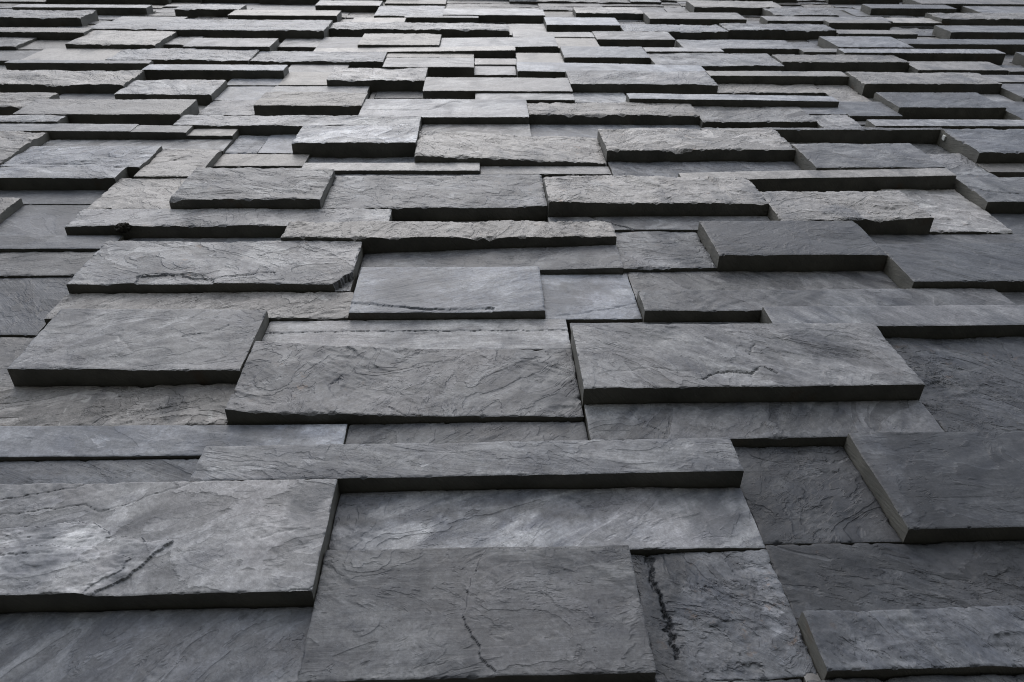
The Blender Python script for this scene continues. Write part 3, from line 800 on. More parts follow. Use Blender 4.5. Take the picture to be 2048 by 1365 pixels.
_ -1034 -791 -999 -903 318 334 351 129R
_ 1171 1904 -999 -903 177 153 128 93r
_ 2886 3374 -999 -854 117 192 266 114s
_ 3866 4109 -999 -756 7 12 17 109r
_ 5581 6093 -999 -854 347 415 482 113s
_ -5199 -4711 -950 -707 425 448 471 85r
_ -4709 -4221 -950 -854 394 384 375 116s
_ -3239 -2996 -950 -805 54 40 25 119r
_ -299 189 -950 -805 703 692 681 116s
_ 436 924 -950 -854 202 182 163 126R
_ 926 1169 -950 -854 352 378 405 115s
_ 4601 5089 -950 -805 88 77 66 88s
_ -1279 -791 -901 -805 164 196 228 122m
_ 191 434 -901 -805 595 654 712 130R
_ 1171 1659 -901 -756 78 56 33 112R
_ 1661 2394 -901 -658 15 65 116 111s
_ 3376 3864 -901 -805 519 548 576 109m
_ -4709 -3976 -852 -756 687 689 692 88s
_ -3974 -3241 -852 -707 215 162 108 91r
_ -2504 -2016 -852 -609 640 697 754 116m
_ -2014 -1771 -852 -756 42 27 11 110m
_ -1769 -1281 -852 -707 696 703 710 90R
_ 436 1169 -852 -756 478 487 495 112r
_ 2886 3129 -852 -609 402 446 490 87s
_ 3131 3374 -852 -707 14 14 14 109s
_ 5091 5579 -852 -609 71 86 101 92r
_ 5581 6093 -852 -707 96 108 120 102s
_ -3239 -2996 -803 -707 568 571 573 131s
_ -1279 -791 -803 -658 523 459 394 129s
_ -789 -56 -803 -560 483 468 454 110s
_ -54 189 -803 -560 427 494 560 123r
_ 191 434 -803 -560 597 590 584 109r
_ 2396 2884 -803 -658 91 72 53 117s
_ 3376 3864 -803 -560 285 331 378 85r
_ 4111 5089 -803 -707 127 168 208 100m
_ -4709 -3976 -754 -511 182 153 125 87R
_ -2994 -2751 -754 -511 564 592 619 87s
_ -2749 -2506 -754 -511 265 344 424 91s
_ -2014 -1771 -754 -511 61 40 19 129s
_ 436 1169 -754 -609 323 268 213 84s
_ 1171 1414 -754 -511 399 431 463 86R
_ 1416 1659 -754 -658 195 164 133 108R
_ 3866 4109 -754 -511 498 477 455 111s
_ -5199 -4711 -705 -560 108 74 40 96s
_ -3974 -3241 -705 -462 0 2 3 84m
_ -3239 -2996 -705 -560 159 119 79 83s
_ -1769 -1281 -705 -560 722 737 752 102s
_ 3131 3374 -705 -462 143 101 59 112r
_ 4111 4599 -705 -462 93 103 114 125r
_ 4601 4844 -705 -560 117 120 123 112r
_ 4846 5089 -705 -560 658 661 664 115R
_ 5581 5824 -705 -609 216 177 138 122s
_ 5826 6093 -705 -560 45 82 119 118s
_ -1279 -791 -656 -511 532 502 472 106R
_ 1416 1659 -656 -511 106 89 73 102r
_ 1661 2394 -656 -560 416 485 555 125s
_ 2396 2884 -656 -413 427 395 363 100s
_ -2504 -2016 -607 -364 -23 62 148 131r
_ 436 1169 -607 -364 53 47 42 96s
_ 2886 3129 -607 -462 471 426 380 122r
_ 5091 5579 -607 -462 59 121 182 132s
_ 5581 5824 -607 -364 -25 35 95 126R
_ -5199 -4711 -558 -462 197 167 136 85r
_ -3239 -2996 -558 -315 328 338 348 105s
_ -1769 -1281 -558 -462 317 346 375 124m
_ -789 -56 -558 -462 393 377 361 82m
_ -54 434 -558 -462 189 184 179 104r
_ 1661 2149 -558 -462 124 118 112 98s
_ 2151 2394 -558 -413 92 71 50 133R
_ 3376 3619 -558 -315 635 666 698 124m
_ 3621 3864 -558 -413 175 92 9 114s
_ 4601 5089 -558 -462 518 565 612 126R
_ 5826 6093 -558 -413 404 400 395 111s
_ -4709 -3976 -509 -413 542 537 531 98m
_ -2994 -2506 -509 -364 370 355 340 84r
_ -2014 -1771 -509 -266 365 394 424 129s
_ -1279 -791 -509 -266 642 645 647 101m
_ 1171 1659 -509 -364 71 70 69 89r
_ 3866 4109 -509 -266 31 19 8 88m
_ -5199 -4956 -460 -315 383 371 359 102s
_ -4954 -4711 -460 -217 49 147 245 98r
_ -3974 -3241 -460 -217 62 85 109 125s
_ -1769 -1281 -460 -315 741 728 715 131s
_ -789 -546 -460 -217 -1 45 91 122r
_ -544 -56 -460 -315 50 99 149 96r
_ -54 434 -460 -364 89 105 121 119R
_ 1661 1904 -460 -217 445 477 510 118s
_ 1906 2149 -460 -364 599 613 627 87R
_ 2886 3374 -460 -217 126 118 110 119s
_ 4111 4354 -460 -217 677 683 689 126s
_ 4356 4844 -460 -315 476 480 483 128s
_ 4846 5334 -460 -217 195 165 135 109s
_ 5336 5579 -460 -364 102 140 179 90m
_ -4709 -4221 -411 -315 823 771 719 85s
_ -4219 -3976 -411 -266 265 321 377 127s
_ 2151 2639 -411 -168 152 141 129 105R
_ 2641 2884 -411 -168 150 148 145 102R
_ 3621 3864 -411 -168 546 527 508 118s
_ 5826 6093 -411 -315 450 367 284 133r
_ -2994 -2506 -362 -217 92 139 186 106r
_ -2504 -2016 -362 -119 162 178 194 105r
_ -54 434 -362 -217 80 42 3 125m
_ 436 924 -362 -266 -33 23 79 83s
_ 926 1659 -362 -119 162 129 95 109r
_ 1906 2149 -362 -266 568 579 590 92m
_ 5336 5824 -362 -217 154 166 177 106m
_ -5199 -4956 -313 -70 394 430 466 132s
_ -4709 -4466 -313 -168 754 655 557 128r
_ -4464 -4221 -313 -168 134 101 68 134R
_ -3239 -2996 -313 -70 120 83 47 85R
_ -1769 -1281 -313 -217 14 24 34 119s
_ -544 -56 -313 -217 339 350 361 86m
_ 3376 3619 -313 -168 372 381 389 114r
_ 4356 4844 -313 -168 176 114 53 131r
_ 5826 6093 -313 -168 -15 13 41 103r
_ -4219 -3976 -264 -119 -14 41 96 103r
_ -2014 -1771 -264 -168 -33 3 39 92r
_ -1279 -791 -264 -119 578 597 615 124s
_ 436 924 -264 -21 124 178 233 116s
_ 1906 2149 -264 -119 98 147 196 89R
_ 3866 4109 -264 -168 58 94 129 125s
_ -4954 -4711 -215 -70 136 121 105 112s
_ -3974 -3731 -215 -119 167 198 229 94s
_ -3729 -3241 -215 28 89 49 8 113r
_ -2994 -2506 -215 -70 19 7 -5 112s
_ -1769 -1281 -215 28 843 780 716 107R
_ -789 189 -215 -70 535 584 632 82r
_ 191 434 -215 28 41 16 -9 123m
_ 1661 1904 -215 -70 489 432 375 109s
_ 2886 3374 -215 28 600 542 485 97s
_ 4111 4354 -215 28 171 153 134 90r
_ 4846 5579 -215 -70 93 99 105 113r
_ 5581 5824 -215 28 404 407 411 107R
_ -4709 -4221 -166 -21 653 628 604 104r
_ -2014 -1771 -166 77 432 383 335 83s
_ 2151 2884 -166 77 30 35 41 116m
_ 3376 4109 -166 -70 763 791 820 123s
_ 4356 4844 -166 77 428 460 493 107r
_ 5826 6093 -166 77 506 535 563 132r
_ -4219 -3976 -117 126 134 137 139 108m
_ -3974 -3731 -117 -21 454 486 518 128m
_ -2504 -2261 -117 126 80 124 168 99s
_ -2259 -2016 -117 126 701 695 689 95R
_ -1279 -791 -117 28 483 465 448 130m
_ 926 1414 -117 126 203 212 221 133s
_ 1416 1659 -117 -21 633 652 671 87m
_ 1906 2149 -117 28 82 4 -74 102m
_ -5199 -4711 -68 77 54 98 142 94s
_ -3239 -2751 -68 77 622 594 566 107s
_ -2749 -2506 -68 28 619 606 593 95s
_ -789 -56 -68 77 74 66 58 118r
_ -54 189 -68 175 14 53 91 109s
_ 1661 1904 -68 28 51 50 49 88s
_ 3376 3864 -68 77 421 394 368 106R
_ 3866 4109 -68 77 573 556 540 92R
_ 4846 5334 -68 175 241 268 294 86s
_ 5336 5579 -68 28 697 633 569 101R
_ -4709 -4221 -19 77 613 578 543 88r
_ -3974 -3731 -19 77 442 444 446 109s
_ 436 924 -19 126 545 503 462 90r
_ 1416 1659 -19 77 112 117 121 113m
_ -3729 -3241 30 126 494 526 558 95s
_ -2749 -2506 30 273 61 86 111 90r
_ -1769 -1281 30 273 152 181 210 98r
_ -1279 -791 30 273 69 103 136 122s
_ 191 434 30 273 45 90 135 92r
_ 1661 2149 30 126 32 37 42 123m
_ 2886 3374 30 273 538 562 585 128s
_ 4111 4354 30 273 202 166 129 86s
_ 5336 5824 30 273 576 553 529 98r
_ -5199 -4711 79 322 361 373 384 105m
_ -4709 -4221 79 322 95 115 135 133m
_ -3974 -3731 79 322 568 516 464 125m
_ -3239 -2751 79 175 597 625 653 107R
_ -2014 -1771 79 175 26 27 29 97s
_ -789 -56 79 322 406 379 352 114s
_ 1416 1659 79 175 696 663 630 99r
_ 2151 2639 79 322 47 58 69 113r
_ 2641 2884 79 175 580 480 379 112R
_ 3376 3864 79 175 138 188 239 84s
_ 3866 4109 79 322 108 93 79 111s
_ 4356 4844 79 224 134 116 99 95s
_ 5826 6093 79 175 573 563 554 103s
_ -4219 -3976 128 371 513 570 628 119s
_ -3729 -3241 128 371 294 290 287 88s
_ -2504 -2016 128 224 463 464 465 116s
_ 436 1169 128 371 139 159 180 133s
_ 1171 1414 128 224 680 640 599 86s
_ 1661 2149 128 371 548 572 596 121s
_ -3239 -2751 177 420 128 159 190 94r
_ -2014 -1771 177 273 498 539 581 109R
_ -54 189 177 420 294 292 289 129R
_ 1416 1659 177 420 646 595 544 119R
_ 2641 2884 177 322 15 18 22 118s
_ 3376 3864 177 273 -31 5 42 130m
_ 4846 5089 177 420 412 373 334 118s
_ 5091 5334 177 273 58 75 91 125s
_ 5826 6093 177 273 196 131 66 96m
_ -2504 -2016 226 322 90 109 128 91r
_ 1171 1414 226 469 248 191 135 102s
_ 4356 4844 226 371 644 617 590 106s
_ -2749 -2506 275 518 293 334 375 117s
_ -2014 -1771 275 371 738 722 707 129m
_ -1769 -791 275 371 392 399 406 119r
_ 191 434 275 420 317 383 449 122s
_ 2886 3619 275 420 612 613 614 118s
_ 3621 3864 275 518 93 54 16 108r
_ 4111 4354 275 420 122 91 61 109m
_ 5091 5579 275 518 467 440 413 84r
_ 5581 6093 275 371 88 142 196 91s
_ -5199 -4956 324 567 -11 33 77 98r
_ -4954 -4466 324 420 389 400 411 110r
_ -4464 -4221 324 469 126 140 154 86r
_ -3974 -3731 324 567 350 364 379 115s
_ -2504 -2016 324 469 244 198 151 102s
_ -789 -301 324 567 162 171 179 102R
_ -299 -56 324 420 111 41 -28 131R
_ 2151 2394 324 469 9 7 6 126s
_ 2396 2884 324 567 168 182 196 121r
_ 3866 4109 324 567 646 609 572 115R
_ -4219 -3976 373 616 58 67 76 129R
_ -3729 -3241 373 616 288 331 374 120R
_ -2014 -1281 373 518 708 697 685 126s
_ -1279 -791 373 616 125 183 241 121R
_ 436 924 373 542 618 639 660 83m
_ 926 1169 373 469 187 165 142 116r
_ 1661 2149 373 616 111 121 130 105s
_ 4356 4844 373 616 64 61 58 134s
_ 5581 6093 373 616 445 485 525 93r
_ -4954 -4466 422 567 480 463 446 115s
_ -3239 -2751 422 665 648 669 690 110R
_ -299 189 422 518 448 449 451 99r
_ 191 434 422 542 658 692 727 93R
_ 1416 1659 422 518 469 451 432 133s
_ 2886 3129 422 567 52 136 219 106s
_ 3131 3374 422 518 761 768 775 123r
_ 3376 3619 422 665 136 95 54 102m
_ 4111 4354 422 567 48 58 68 107m
_ 4846 5089 422 665 35 44 53 100s
_ -4464 -4221 471 714 106 112 118 104s
_ -2504 -2016 471 714 556 543 531 106s
_ 926 1414 471 616 499 456 412 93r
_ 2151 2394 471 714 158 155 153 113s
_ -2749 -2506 520 763 113 135 156 103s
_ -2014 -1526 520 763 140 127 114 130s
_ -1524 -1281 520 763 211 228 245 110s
_ -299 -56 520 542 -40 4 48 99R
_ -54 189 520 542 4 17 30 92r
_ 1416 1659 520 665 176 125 74 107s
_ 3131 3374 520 665 -6 11 29 105r
_ 3621 3864 520 763 300 322 345 91R
_ 5091 5579 520 763 137 113 90 120m
_ -299 -277 545 616 26 6 -13 90R
_ -5199 -4711 569 714 702 668 633 100s
_ -4709 -4466 569 714 436 482 528 95m
_ -3974 -3731 569 812 180 159 139 118R
_ -789 -301 569 616 25 -29 -82 95r
_ 2396 2884 569 812 417 459 502 94s
_ 2886 3129 569 812 110 127 145 124m
_ 3866 4354 569 812 160 136 112 110m
_ -4219 -3976 618 763 533 553 573 127m
_ -3729 -3241 618 763 630 643 657 93s
_ -1279 -840 618 714 76 75 75 129s
_ 926 1169 618 714 52 13 -25 121s
_ 1171 1414 618 763 85 101 116 115r
_ 1661 2149 618 861 519 517 514 132s
_ 4356 4844 618 861 505 537 569 106s
_ 5581 6093 618 763 502 515 528 110R
_ -3239 -2751 667 812 569 604 639 108R
_ 1416 1659 667 910 150 128 106 134s
_ 3131 3619 667 910 131 158 185 118s
_ 4846 5089 667 763 374 389 404 112s
_ -5199 -4956 716 959 136 129 122 121R
_ -4954 -4466 716 959 144 123 101 93r
_ -4464 -4221 716 959 366 326 286 88s
_ -2504 -2016 716 861 82 104 126 103s
_ -1279 -840 716 763 -60 -36 -13 89r
_ 1073 1169 716 885 -62 -46 -31 101m
_ 2151 2394 716 812 65 67 69 83s
_ -4219 -3976 765 861 648 638 628 93s
_ -3729 -3241 765 910 418 417 416 93s
_ -2749 -2506 765 910 2 58 114 102s
_ -2014 -1526 765 861 3 48 92 83s
_ -1524 -1012 765 1008 374 439 504 125R
_ 1171 1414 765 861 356 342 327 114s
_ 3621 3864 765 1008 473 500 527 114s
_ 4846 5334 765 861 8 23 37 99R
_ 5336 6093 765 910 61 71 81 103s
_ -3974 -3731 814 910 182 197 213 128r
_ -3239 -2996 814 959 621 622 624 83r
_ -2994 -2751 814 910 691 613 536 125m
_ 2151 2884 814 959 427 414 401 120R
_ 2886 3129 814 1057 333 321 308 96R
_ 3866 4354 814 959 658 659 661 112s
_ -4219 -3976 863 1106 724 634 544 95R
_ -2504 -1771 863 1008 563 622 682 91R
_ -1769 -1526 863 1008 363 395 426 123r
_ 1171 1414 863 885 21 12 4 92r
_ 1661 2149 863 959 21 63 104 119s
_ 4356 5089 863 1106 334 353 372 119s
_ 5091 5334 863 1008 146 114 83 121s
_ 1196 1414 888 1130 113 126 140 85r
_ -3974 -3486 912 1155 43 100 156 120s
_ -3484 -3241 912 1155 153 145 136 89s
_ -2994 -2506 912 1008 2 49 96 104s
_ 1416 1659 912 1155 366 350 334 108r
_ 3131 3619 912 1155 109 49 -10 124s
_ 5336 5579 912 1155 70 86 103 85s
_ 5581 5824 912 1008 118 135 153 121r
_ 5826 6093 912 1057 495 525 554 111s
_ -5199 -4466 961 1057 419 358 298 126s
_ -4464 -4221 961 1057 390 352 314 115r
_ -3239 -2996 961 1204 825 758 691 101s
_ 1661 2394 961 1057 231 182 134 91s
_ 2396 2884 961 1204 140 183 225 94s
_ 3866 4354 961 1204 63 120 177 84r
_ -2994 -2506 1010 1253 100 75 50 96s
_ -2504 -1771 1010 1155 768 744 720 88r
_ -1769 -1012 1010 1032 -87 -40 7 81m
_ 3621 3864 1010 1155 45 41 37 124R
_ 5091 5334 1010 1155 328 366 404 84s
_ 5581 5824 1010 1253 170 190 210 82s
_ -1769 -1281 1035 1277 316 377 437 99r
_ -1279 -1061 1035 1130 142 112 81 122R
_ -5199 -4711 1059 1204 296 333 371 127r
_ -4709 -4221 1059 1302 495 501 507 94r
_ 1661 2394 1059 1204 720 658 596 83s
_ 2886 3129 1059 1204 100 128 156 116r
_ 5826 6093 1059 1302 429 429 429 86r
_ -4219 -3976 1108 1253 143 106 70 125s
_ 4356 4844 1108 1253 161 195 230 91s
_ 4846 5089 1108 1351 246 199 151 132m
_ -1279 -1110 1133 1228 0 0 0 96r
_ 1196 1414 1133 1155 -51 -51 -51 85r
_ -3974 -3241 1157 1400 -61 7 74 117s
_ -2504 -1771 1157 1302 582 545 507 124s
_ 1490 1659 1157 1253 121 107 93 90s
_ 3131 3864 1157 1253 445 464 482 118r
_ 5091 5579 1157 1400 155 171 188 114r
_ -5199 -4711 1206 1351 596 531 466 117s
_ -3239 -2996 1206 1351 96 88 80 102m
_ 1661 2149 1206 1302 630 586 541 111r
_ 2151 2884 1206 1449 132 168 205 93r
_ 2886 3129 1206 1351 92 136 180 132s
_ 3866 4354 1206 1351 82 90 98 108s
_ -1279 -1183 1231 1375 -45 -45 -45 76R
_ -4219 -3976 1255 1400 85 96 107 91r
_ -2994 -2506 1255 1400 685 658 631 82s
_ 1490 1659 1255 1351 100 99 98 122r
_ 3131 3864 1255 1498 151 148 146 102r
_ 4356 4844 1255 1351 24 1 -22 108r
_ 5581 5824 1255 1498 598 566 535 121r
_ -1769 -1281 1280 1375 116 128 140 104r
_ -4709 -4221 1304 1547 674 645 616 91m
_ -2504 -1771 1304 1547 68 66 64 124r
_ 1661 2149 1304 1547 526 537 548 129r
_ 5826 6093 1304 1547 551 532 513 118r
_ -5199 -4711 1353 1596 507 472 438 119r
_ -3239 -2996 1353 1596 518 522 527 87r
_ 1490 1659 1353 1522 -64 -64 -64 92R
_ 2886 3129 1353 1449 46 74 103 104r
_ 3866 4354 1353 1596 -54 17 89 94s
_ 4356 5089 1353 1596 456 487 518 114r
_ -1769 -1232 1378 1571 44 53 63 119R
_ -4219 -3976 1402 1498 490 435 380 86m
_ -3974 -3731 1402 1645 310 351 392 93s
_ -3729 -3241 1402 1645 566 561 556 106R
_ -2994 -2506 1402 1498 168 183 199 118s
_ 5091 5579 1402 1498 18 11 5 105R
_ 2151 2884 1451 1694 648 641 634 95s
_ 2886 3129 1451 1596 140 147 154 107m
_ -4219 -3976 1500 1645 61 10 -41 106s
_ -2994 -2506 1500 1645 703 678 652 104m
_ 3131 3619 1500 1596 440 571 703 86s
_ 3621 3864 1500 1596 475 526 578 131s
_ 5091 5824 1500 1596 293 331 369 127s
_ 1612 1659 1525 1620 1 1 1 98m
_ -4709 -4221 1549 1694 23 25 28 105s
_ -2504 -1771 1549 1694 100 178 257 130m
_ 1661 2149 1549 1743 141 110 79 96s
_ 5826 6093 1549 1694 563 595 627 121s
_ -1769 -1379 1574 1816 30 59 88 111m
_ -5199 -4956 1598 1743 88 71 53 120r
_ -4954 -4711 1598 1841 547 553 559 110R
_ -3239 -2996 1598 1841 486 531 576 112s
_ 2886 3619 1598 1841 104 95 86 134r
_ 3621 4109 1598 1743 72 130 188 85s
_ 4111 4354 1598 1841 182 147 111 111m
_ 4356 5089 1598 1841 605 604 602 100r
_ 5091 5334 1598 1841 99 102 106 105s
_ 5336 5824 1598 1743 182 181 180 128r
_ 1637 1659 1623 1718 4 4 4 77r
_ -4219 -3731 1647 1890 520 558 596 128s
_ -3729 -3241 1647 1890 187 152 117 97R
_ -2994 -2506 1647 1890 498 529 560 84m
_ -4709 -4221 1696 1841 174 184 195 123R
_ -2504 -2016 1696 1841 490 513 537 99s
_ -2014 -1771 1696 1939 141 169 197 127r
_ 2151 2884 1696 1841 503 474 446 116s
_ 5826 6093 1696 1841 12 4 -4 121s
_ 1637 1659 1721 1743 -87 -87 -87 79s
_ -5199 -4956 1745 1988 748 705 662 110s
_ 1808 2149 1745 1841 547 543 539 129s
_ 3621 4109 1745 1841 318 321 324 88s
_ 5336 5824 1745 1988 87 112 137 127s
_ -1769 -1526 1819 1963 -51 -51 -51 80r
_ -1524 -1379 1819 1890 -25 -25 -25 85R
_ -4954 -4466 1843 1988 97 96 95 88s
_ -4464 -4221 1843 2086 27 68 110 122s
_ -3239 -2996 1843 2086 452 498 544 92s
_ -2504 -2016 1843 2086 546 550 553 109R
_ 1808 2296 1843 1963 493 431 368 128r
_ 2298 2786 1843 1988 279 326 374 124m
_ 2788 3521 1843 1939 618 635 653 90s
_ 3523 4256 1843 2086 123 71 19 87m
_ 4258 5334 1843 2086 453 450 447 120R
_ 5826 6093 1843 1988 448 481 514 104s
_ -4219 -3731 1892 2037 643 643 643 117R
_ -3729 -3241 1892 2037 96 86 75 122m
_ -2994 -2751 1892 1988 304 324 344 125s
_ -2749 -2506 1892 2135 507 541 574 112r
_ -1524 -1502 1892 2037 -65 -65 -65 102s
_ -2014 -1771 1941 2110 113 144 174 90s
_ 2788 3031 1941 2184 744 681 617 108s
_ 3033 3521 1941 2037 604 530 455 96s
_ -1769 -1526 1966 2037 -57 -57 -57 81s
_ 1955 2296 1966 2110 98 73 48 99s
_ -5199 -4711 1990 2233 -16 4 23 120s
_ -4709 -4466 1990 2233 634 626 619 96m
_ -2994 -2751 1990 2135 134 134 133 124s
_ 2298 2786 1990 2233 194 187 180 114r
_ 5336 6093 1990 2086 102 41 -19 118R
_ -4219 -3731 2039 2282 521 548 575 97r
_ -3729 -3241 2039 2282 553 595 637 117R
_ -1769 -1600 2039 2110 -4 -4 -4 89m
_ 3033 3521 2039 2135 701 681 662 132r
_ -4464 -4221 2088 2331 94 110 126 128R
_ -3239 -2996 2088 2331 241 282 322 99s
_ -2504 -2016 2088 2184 345 334 323 89r
_ 3523 4256 2088 2233 402 408 415 100s
_ 4258 4746 2088 2233 -27 35 98 110r
_ 4748 5726 2088 2184 186 169 153 130s
_ 5728 6093 2088 2184 160 135 109 89r
_ -2014 -1820 2113 2257 378 401 424 85s
_ 2249 2296 2113 2208 -88 -69 -51 94r
_ -2994 -2751 2137 2380 495 504 513 115r
_ -2749 -2506 2137 2380 78 152 227 132R
_ 3033 3521 2137 2282 -19 39 96 89s
_ -2504 -2016 2186 2331 119 126 134 96R
_ 2788 3031 2186 2429 454 449 444 117s
_ 4748 5481 2186 2331 608 585 562 104s
_ 5483 5971 2186 2331 644 622 600 114r
_ 5973 6093 2186 2429 186 153 119 84s
_ 2249 2296 2211 2282 6 -11 -28 84s
_ -5199 -4466 2235 2478 101 77 53 121m
_ 2298 2786 2235 2478 200 181 162 101r
_ 3523 4501 2235 2331 340 295 250 92r
_ 4503 4746 2235 2478 286 278 271 117R
_ -2014 -1820 2260 2355 -48 -48 -48 87r
_ -4219 -3731 2284 2429 185 163 140 124s
_ -3729 -3486 2284 2527 -66 9 85 109r
_ -3484 -3241 2284 2527 486 533 580 117s
_ 2274 2296 2284 2429 -4 -4 -4 94m
_ 3033 3521 2284 2527 4 26 49 106r
_ -4464 -4221 2333 2478 621 565 509 130R
_ -3239 -2996 2333 2576 514 535 556 109r
_ -2504 -2016 2333 2478 124 130 136 102s
_ 3523 4011 2333 2429 118 136 154 109s
_ 4013 4501 2333 2576 -20 15 50 132r
_ 4748 5236 2333 2478 562 614 666 93s
_ 5238 5971 2333 2478 130 55 -20 95s
_ -2014 -1820 2358 2600 -39 -39 -39 76s
_ -2994 -2506 2382 2478 41 41 41 108s
_ -4219 -3731 2431 2527 7 86 164 98s
_ 2274 2296 2431 2527 -83 -83 -83 88m
_ 2788 3031 2431 2527 52 71 89 110r
_ 3523 4011 2431 2576 124 154 185 83s
_ 5973 6093 2431 2674 156 105 54 114r
_ -5199 -4221 2480 2723 577 584 591 93r
_ -2994 -2506 2480 2576 763 764 765 129s
_ -2504 -2016 2480 2576 130 122 113 134m
_ 2298 2786 2480 2625 369 336 304 105s
_ 4503 5236 2480 2723 213 197 181 128s
_ 5238 5726 2480 2723 125 147 170 108s
_ 5728 5971 2480 2723 437 442 447 86s
_ -4219 -3486 2529 2674 558 573 589 85r
_ -3484 -3241 2529 2674 161 179 197 115s
_ 2274 2296 2529 2649 9 9 9 80m
_ 2788 3521 2529 2772 224 157 89 94R
_ -3239 -2506 2578 2674 88 81 75 116s
_ -2504 -2016 2578 2600 -4 -52 -100 97m
_ 3523 4501 2578 2674 128 110 91 99R
_ -2504 -2041 2603 2698 14 47 79 103s
_ 2298 2786 2627 2649 -22 -75 -128 81s
_ 2543 2786 2652 2747 97 98 99 132m
_ -4219 -3731 2676 2821 172 162 151 120R
_ -3729 -2996 2676 2919 53 54 55 87s
_ -2994 -2506 2676 2821 101 90 80 103s
_ 3523 4011 2676 2919 561 588 614 85s
_ 4013 4501 2676 2919 21 35 49 85s
_ 5973 6093 2676 2919 472 483 495 114m
_ -2504 -2261 2701 2943 510 507 503 95r
_ -2259 -2041 2701 2943 -42 -42 -42 97m
_ -5199 -4711 2725 2821 64 49 34 83m
_ -4709 -4221 2725 2870 323 362 401 129R
_ 4503 4991 2725 2968 135 161 188 118r
_ 4993 5726 2725 2870 299 360 422 122r
_ 5728 5971 2725 2821 543 525 506 86m
_ 2568 2786 2750 2992 -62 -62 -62 95r
_ 2788 3276 2774 2870 527 567 607 118r
_ 3278 3521 2774 3017 67 68 70 92s
_ -5199 -4711 2823 2919 489 441 393 125s
_ -4219 -3731 2823 3066 367 433 499 97m
_ -2994 -2506 2823 2919 388 426 464 115s
_ 5728 5971 2823 3066 92 108 124 101r
_ -4709 -4221 2872 3017 541 531 521 104s
_ 2788 3031 2872 3017 174 181 187 107r
_ 3033 3276 2872 3115 560 623 686 88r
_ 4993 5481 2872 3017 583 583 583 100s
_ 5483 5726 2872 3115 510 511 511 113s
_ -5199 -4956 2921 3017 421 444 467 99r
_ -4954 -4711 2921 3066 490 487 484 108r
_ -3729 -2751 2921 3017 49 10 -29 83s
_ -2749 -2506 2921 3164 6 38 70 133r
_ 3523 4256 2921 3017 248 329 410 98m
_ 4258 4501 2921 3164 363 353 343 113m
_ 5973 6093 2921 3066 43 86 129 118s
_ -2504 -2041 2946 3066 -11 -11 -11 100s
_ -2038 -1992 2970 3066 -50 -50 -50 87R
_ 4503 4991 2970 3213 505 433 361 87r
_ 2568 2786 2995 3066 -3 -3 -3 101r
_ -5199 -4956 3019 3164 606 562 518 100R
_ -4709 -4221 3019 3262 378 396 413 119R
_ -3729 -2996 3019 3164 -63 3 69 91s
_ -2994 -2751 3019 3262 -5 15 36 127s
_ 2788 3031 3019 3066 -8 15 37 83m
_ 3278 4011 3019 3262 174 194 213 116s
_ 4013 4256 3019 3164 225 244 263 85m
_ 4993 5236 3019 3164 645 614 584 103r
_ 5238 5481 3019 3164 74 66 59 109s
_ -4954 -4711 3068 3311 572 518 464 117m
_ -4219 -3731 3068 3311 475 487 500 100s
_ -2504 -2090 3068 3164 -95 -95 -95 94r
_ 2886 3031 3068 3164 164 139 114 93r
_ 5728 6093 3068 3311 152 159 167 97r
_ 3033 3276 3117 3164 -85 -65 -45 76s
_ 5483 5726 3117 3360 504 540 576 111r
_ -5199 -4956 3166 3409 135 122 109 125r
_ -3729 -2996 3166 3262 166 161 156 131m
_ -2749 -2261 3166 3335 -25 -25 -25 100R
_ 3107 3276 3166 3262 623 630 637 88r
_ 4013 4501 3166 3409 135 107 79 118R
_ 4993 5481 3166 3262 213 197 181 128R
_ 4503 4991 3215 3311 199 180 160 124r
_ -4709 -4221 3264 3360 608 620 632 128s
_ -3729 -2996 3264 3360 133 69 6 89s
_ -2994 -2751 3264 3409 637 680 723 116R
_ 3107 3839 3264 3360 191 154 118 112r
_ 3842 4011 3264 3507 545 526 506 93r
_ 4993 5481 3264 3360 476 558 639 128r
_ -4954 -4711 3313 3458 95 116 138 132s
_ -4219 -3731 3313 3458 644 613 583 108r
_ 4503 4991 3313 3409 43 22 0 124s
_ 5728 6093 3313 3458 107 177 248 133s
_ -2749 -2506 3338 3433 -3 -3 -3 83s
_ -2504 -2384 3338 3580 -54 -54 -54 102s
_ -4709 -4221 3362 3507 623 582 542 130s
_ -3729 -3486 3362 3458 -6 6 17 102r
_ -3484 -2996 3362 3605 478 452 427 90s
_ 3107 3594 3362 3458 649 672 694 121m
_ 3597 3839 3362 3605 274 211 149 130s
_ 4993 5481 3362 3507 570 576 582 90m
_ 5483 5726 3362 3507 500 496 492 125s
_ -5199 -4956 3411 3556 406 397 388 134r
_ -2994 -2751 3411 3556 206 196 186 93s
_ 4013 4501 3411 3507 610 664 719 96m
_ 4503 4991 3411 3654 61 53 44 124s
_ -2749 -2506 3436 3531 -86 -86 -86 100s
_ -4954 -4711 3460 3605 549 597 645 95R
_ -4219 -3731 3460 3703 639 606 572 127s
_ -3729 -3486 3460 3703 77 109 141 87s
_ 3107 3594 3460 3531 467 446 425 131r
_ 5728 6093 3460 3703 357 340 323 123s
_ -4709 -4221 3509 3654 24 95 165 119s
_ 3842 4329 3509 3752 170 195 220 84r
_ 4332 4501 3509 3654 574 568 562 96R
_ 4993 5481 3509 3654 475 498 520 94R
_ 5483 5726 3509 3752 474 449 424 94s
_ -2749 -2506 3534 3629 4 4 4 78R
_ 3180 3594 3534 3629 325 330 336 121R
_ -5199 -4956 3558 3801 177 123 68 129s
_ -2994 -2751 3558 3654 21 45 68 86R
_ -2504 -2384 3583 3678 6 6 6 102r
_ -4954 -4711 3607 3703 534 515 496 101s
_ -3484 -2996 3607 3703 720 698 676 113m
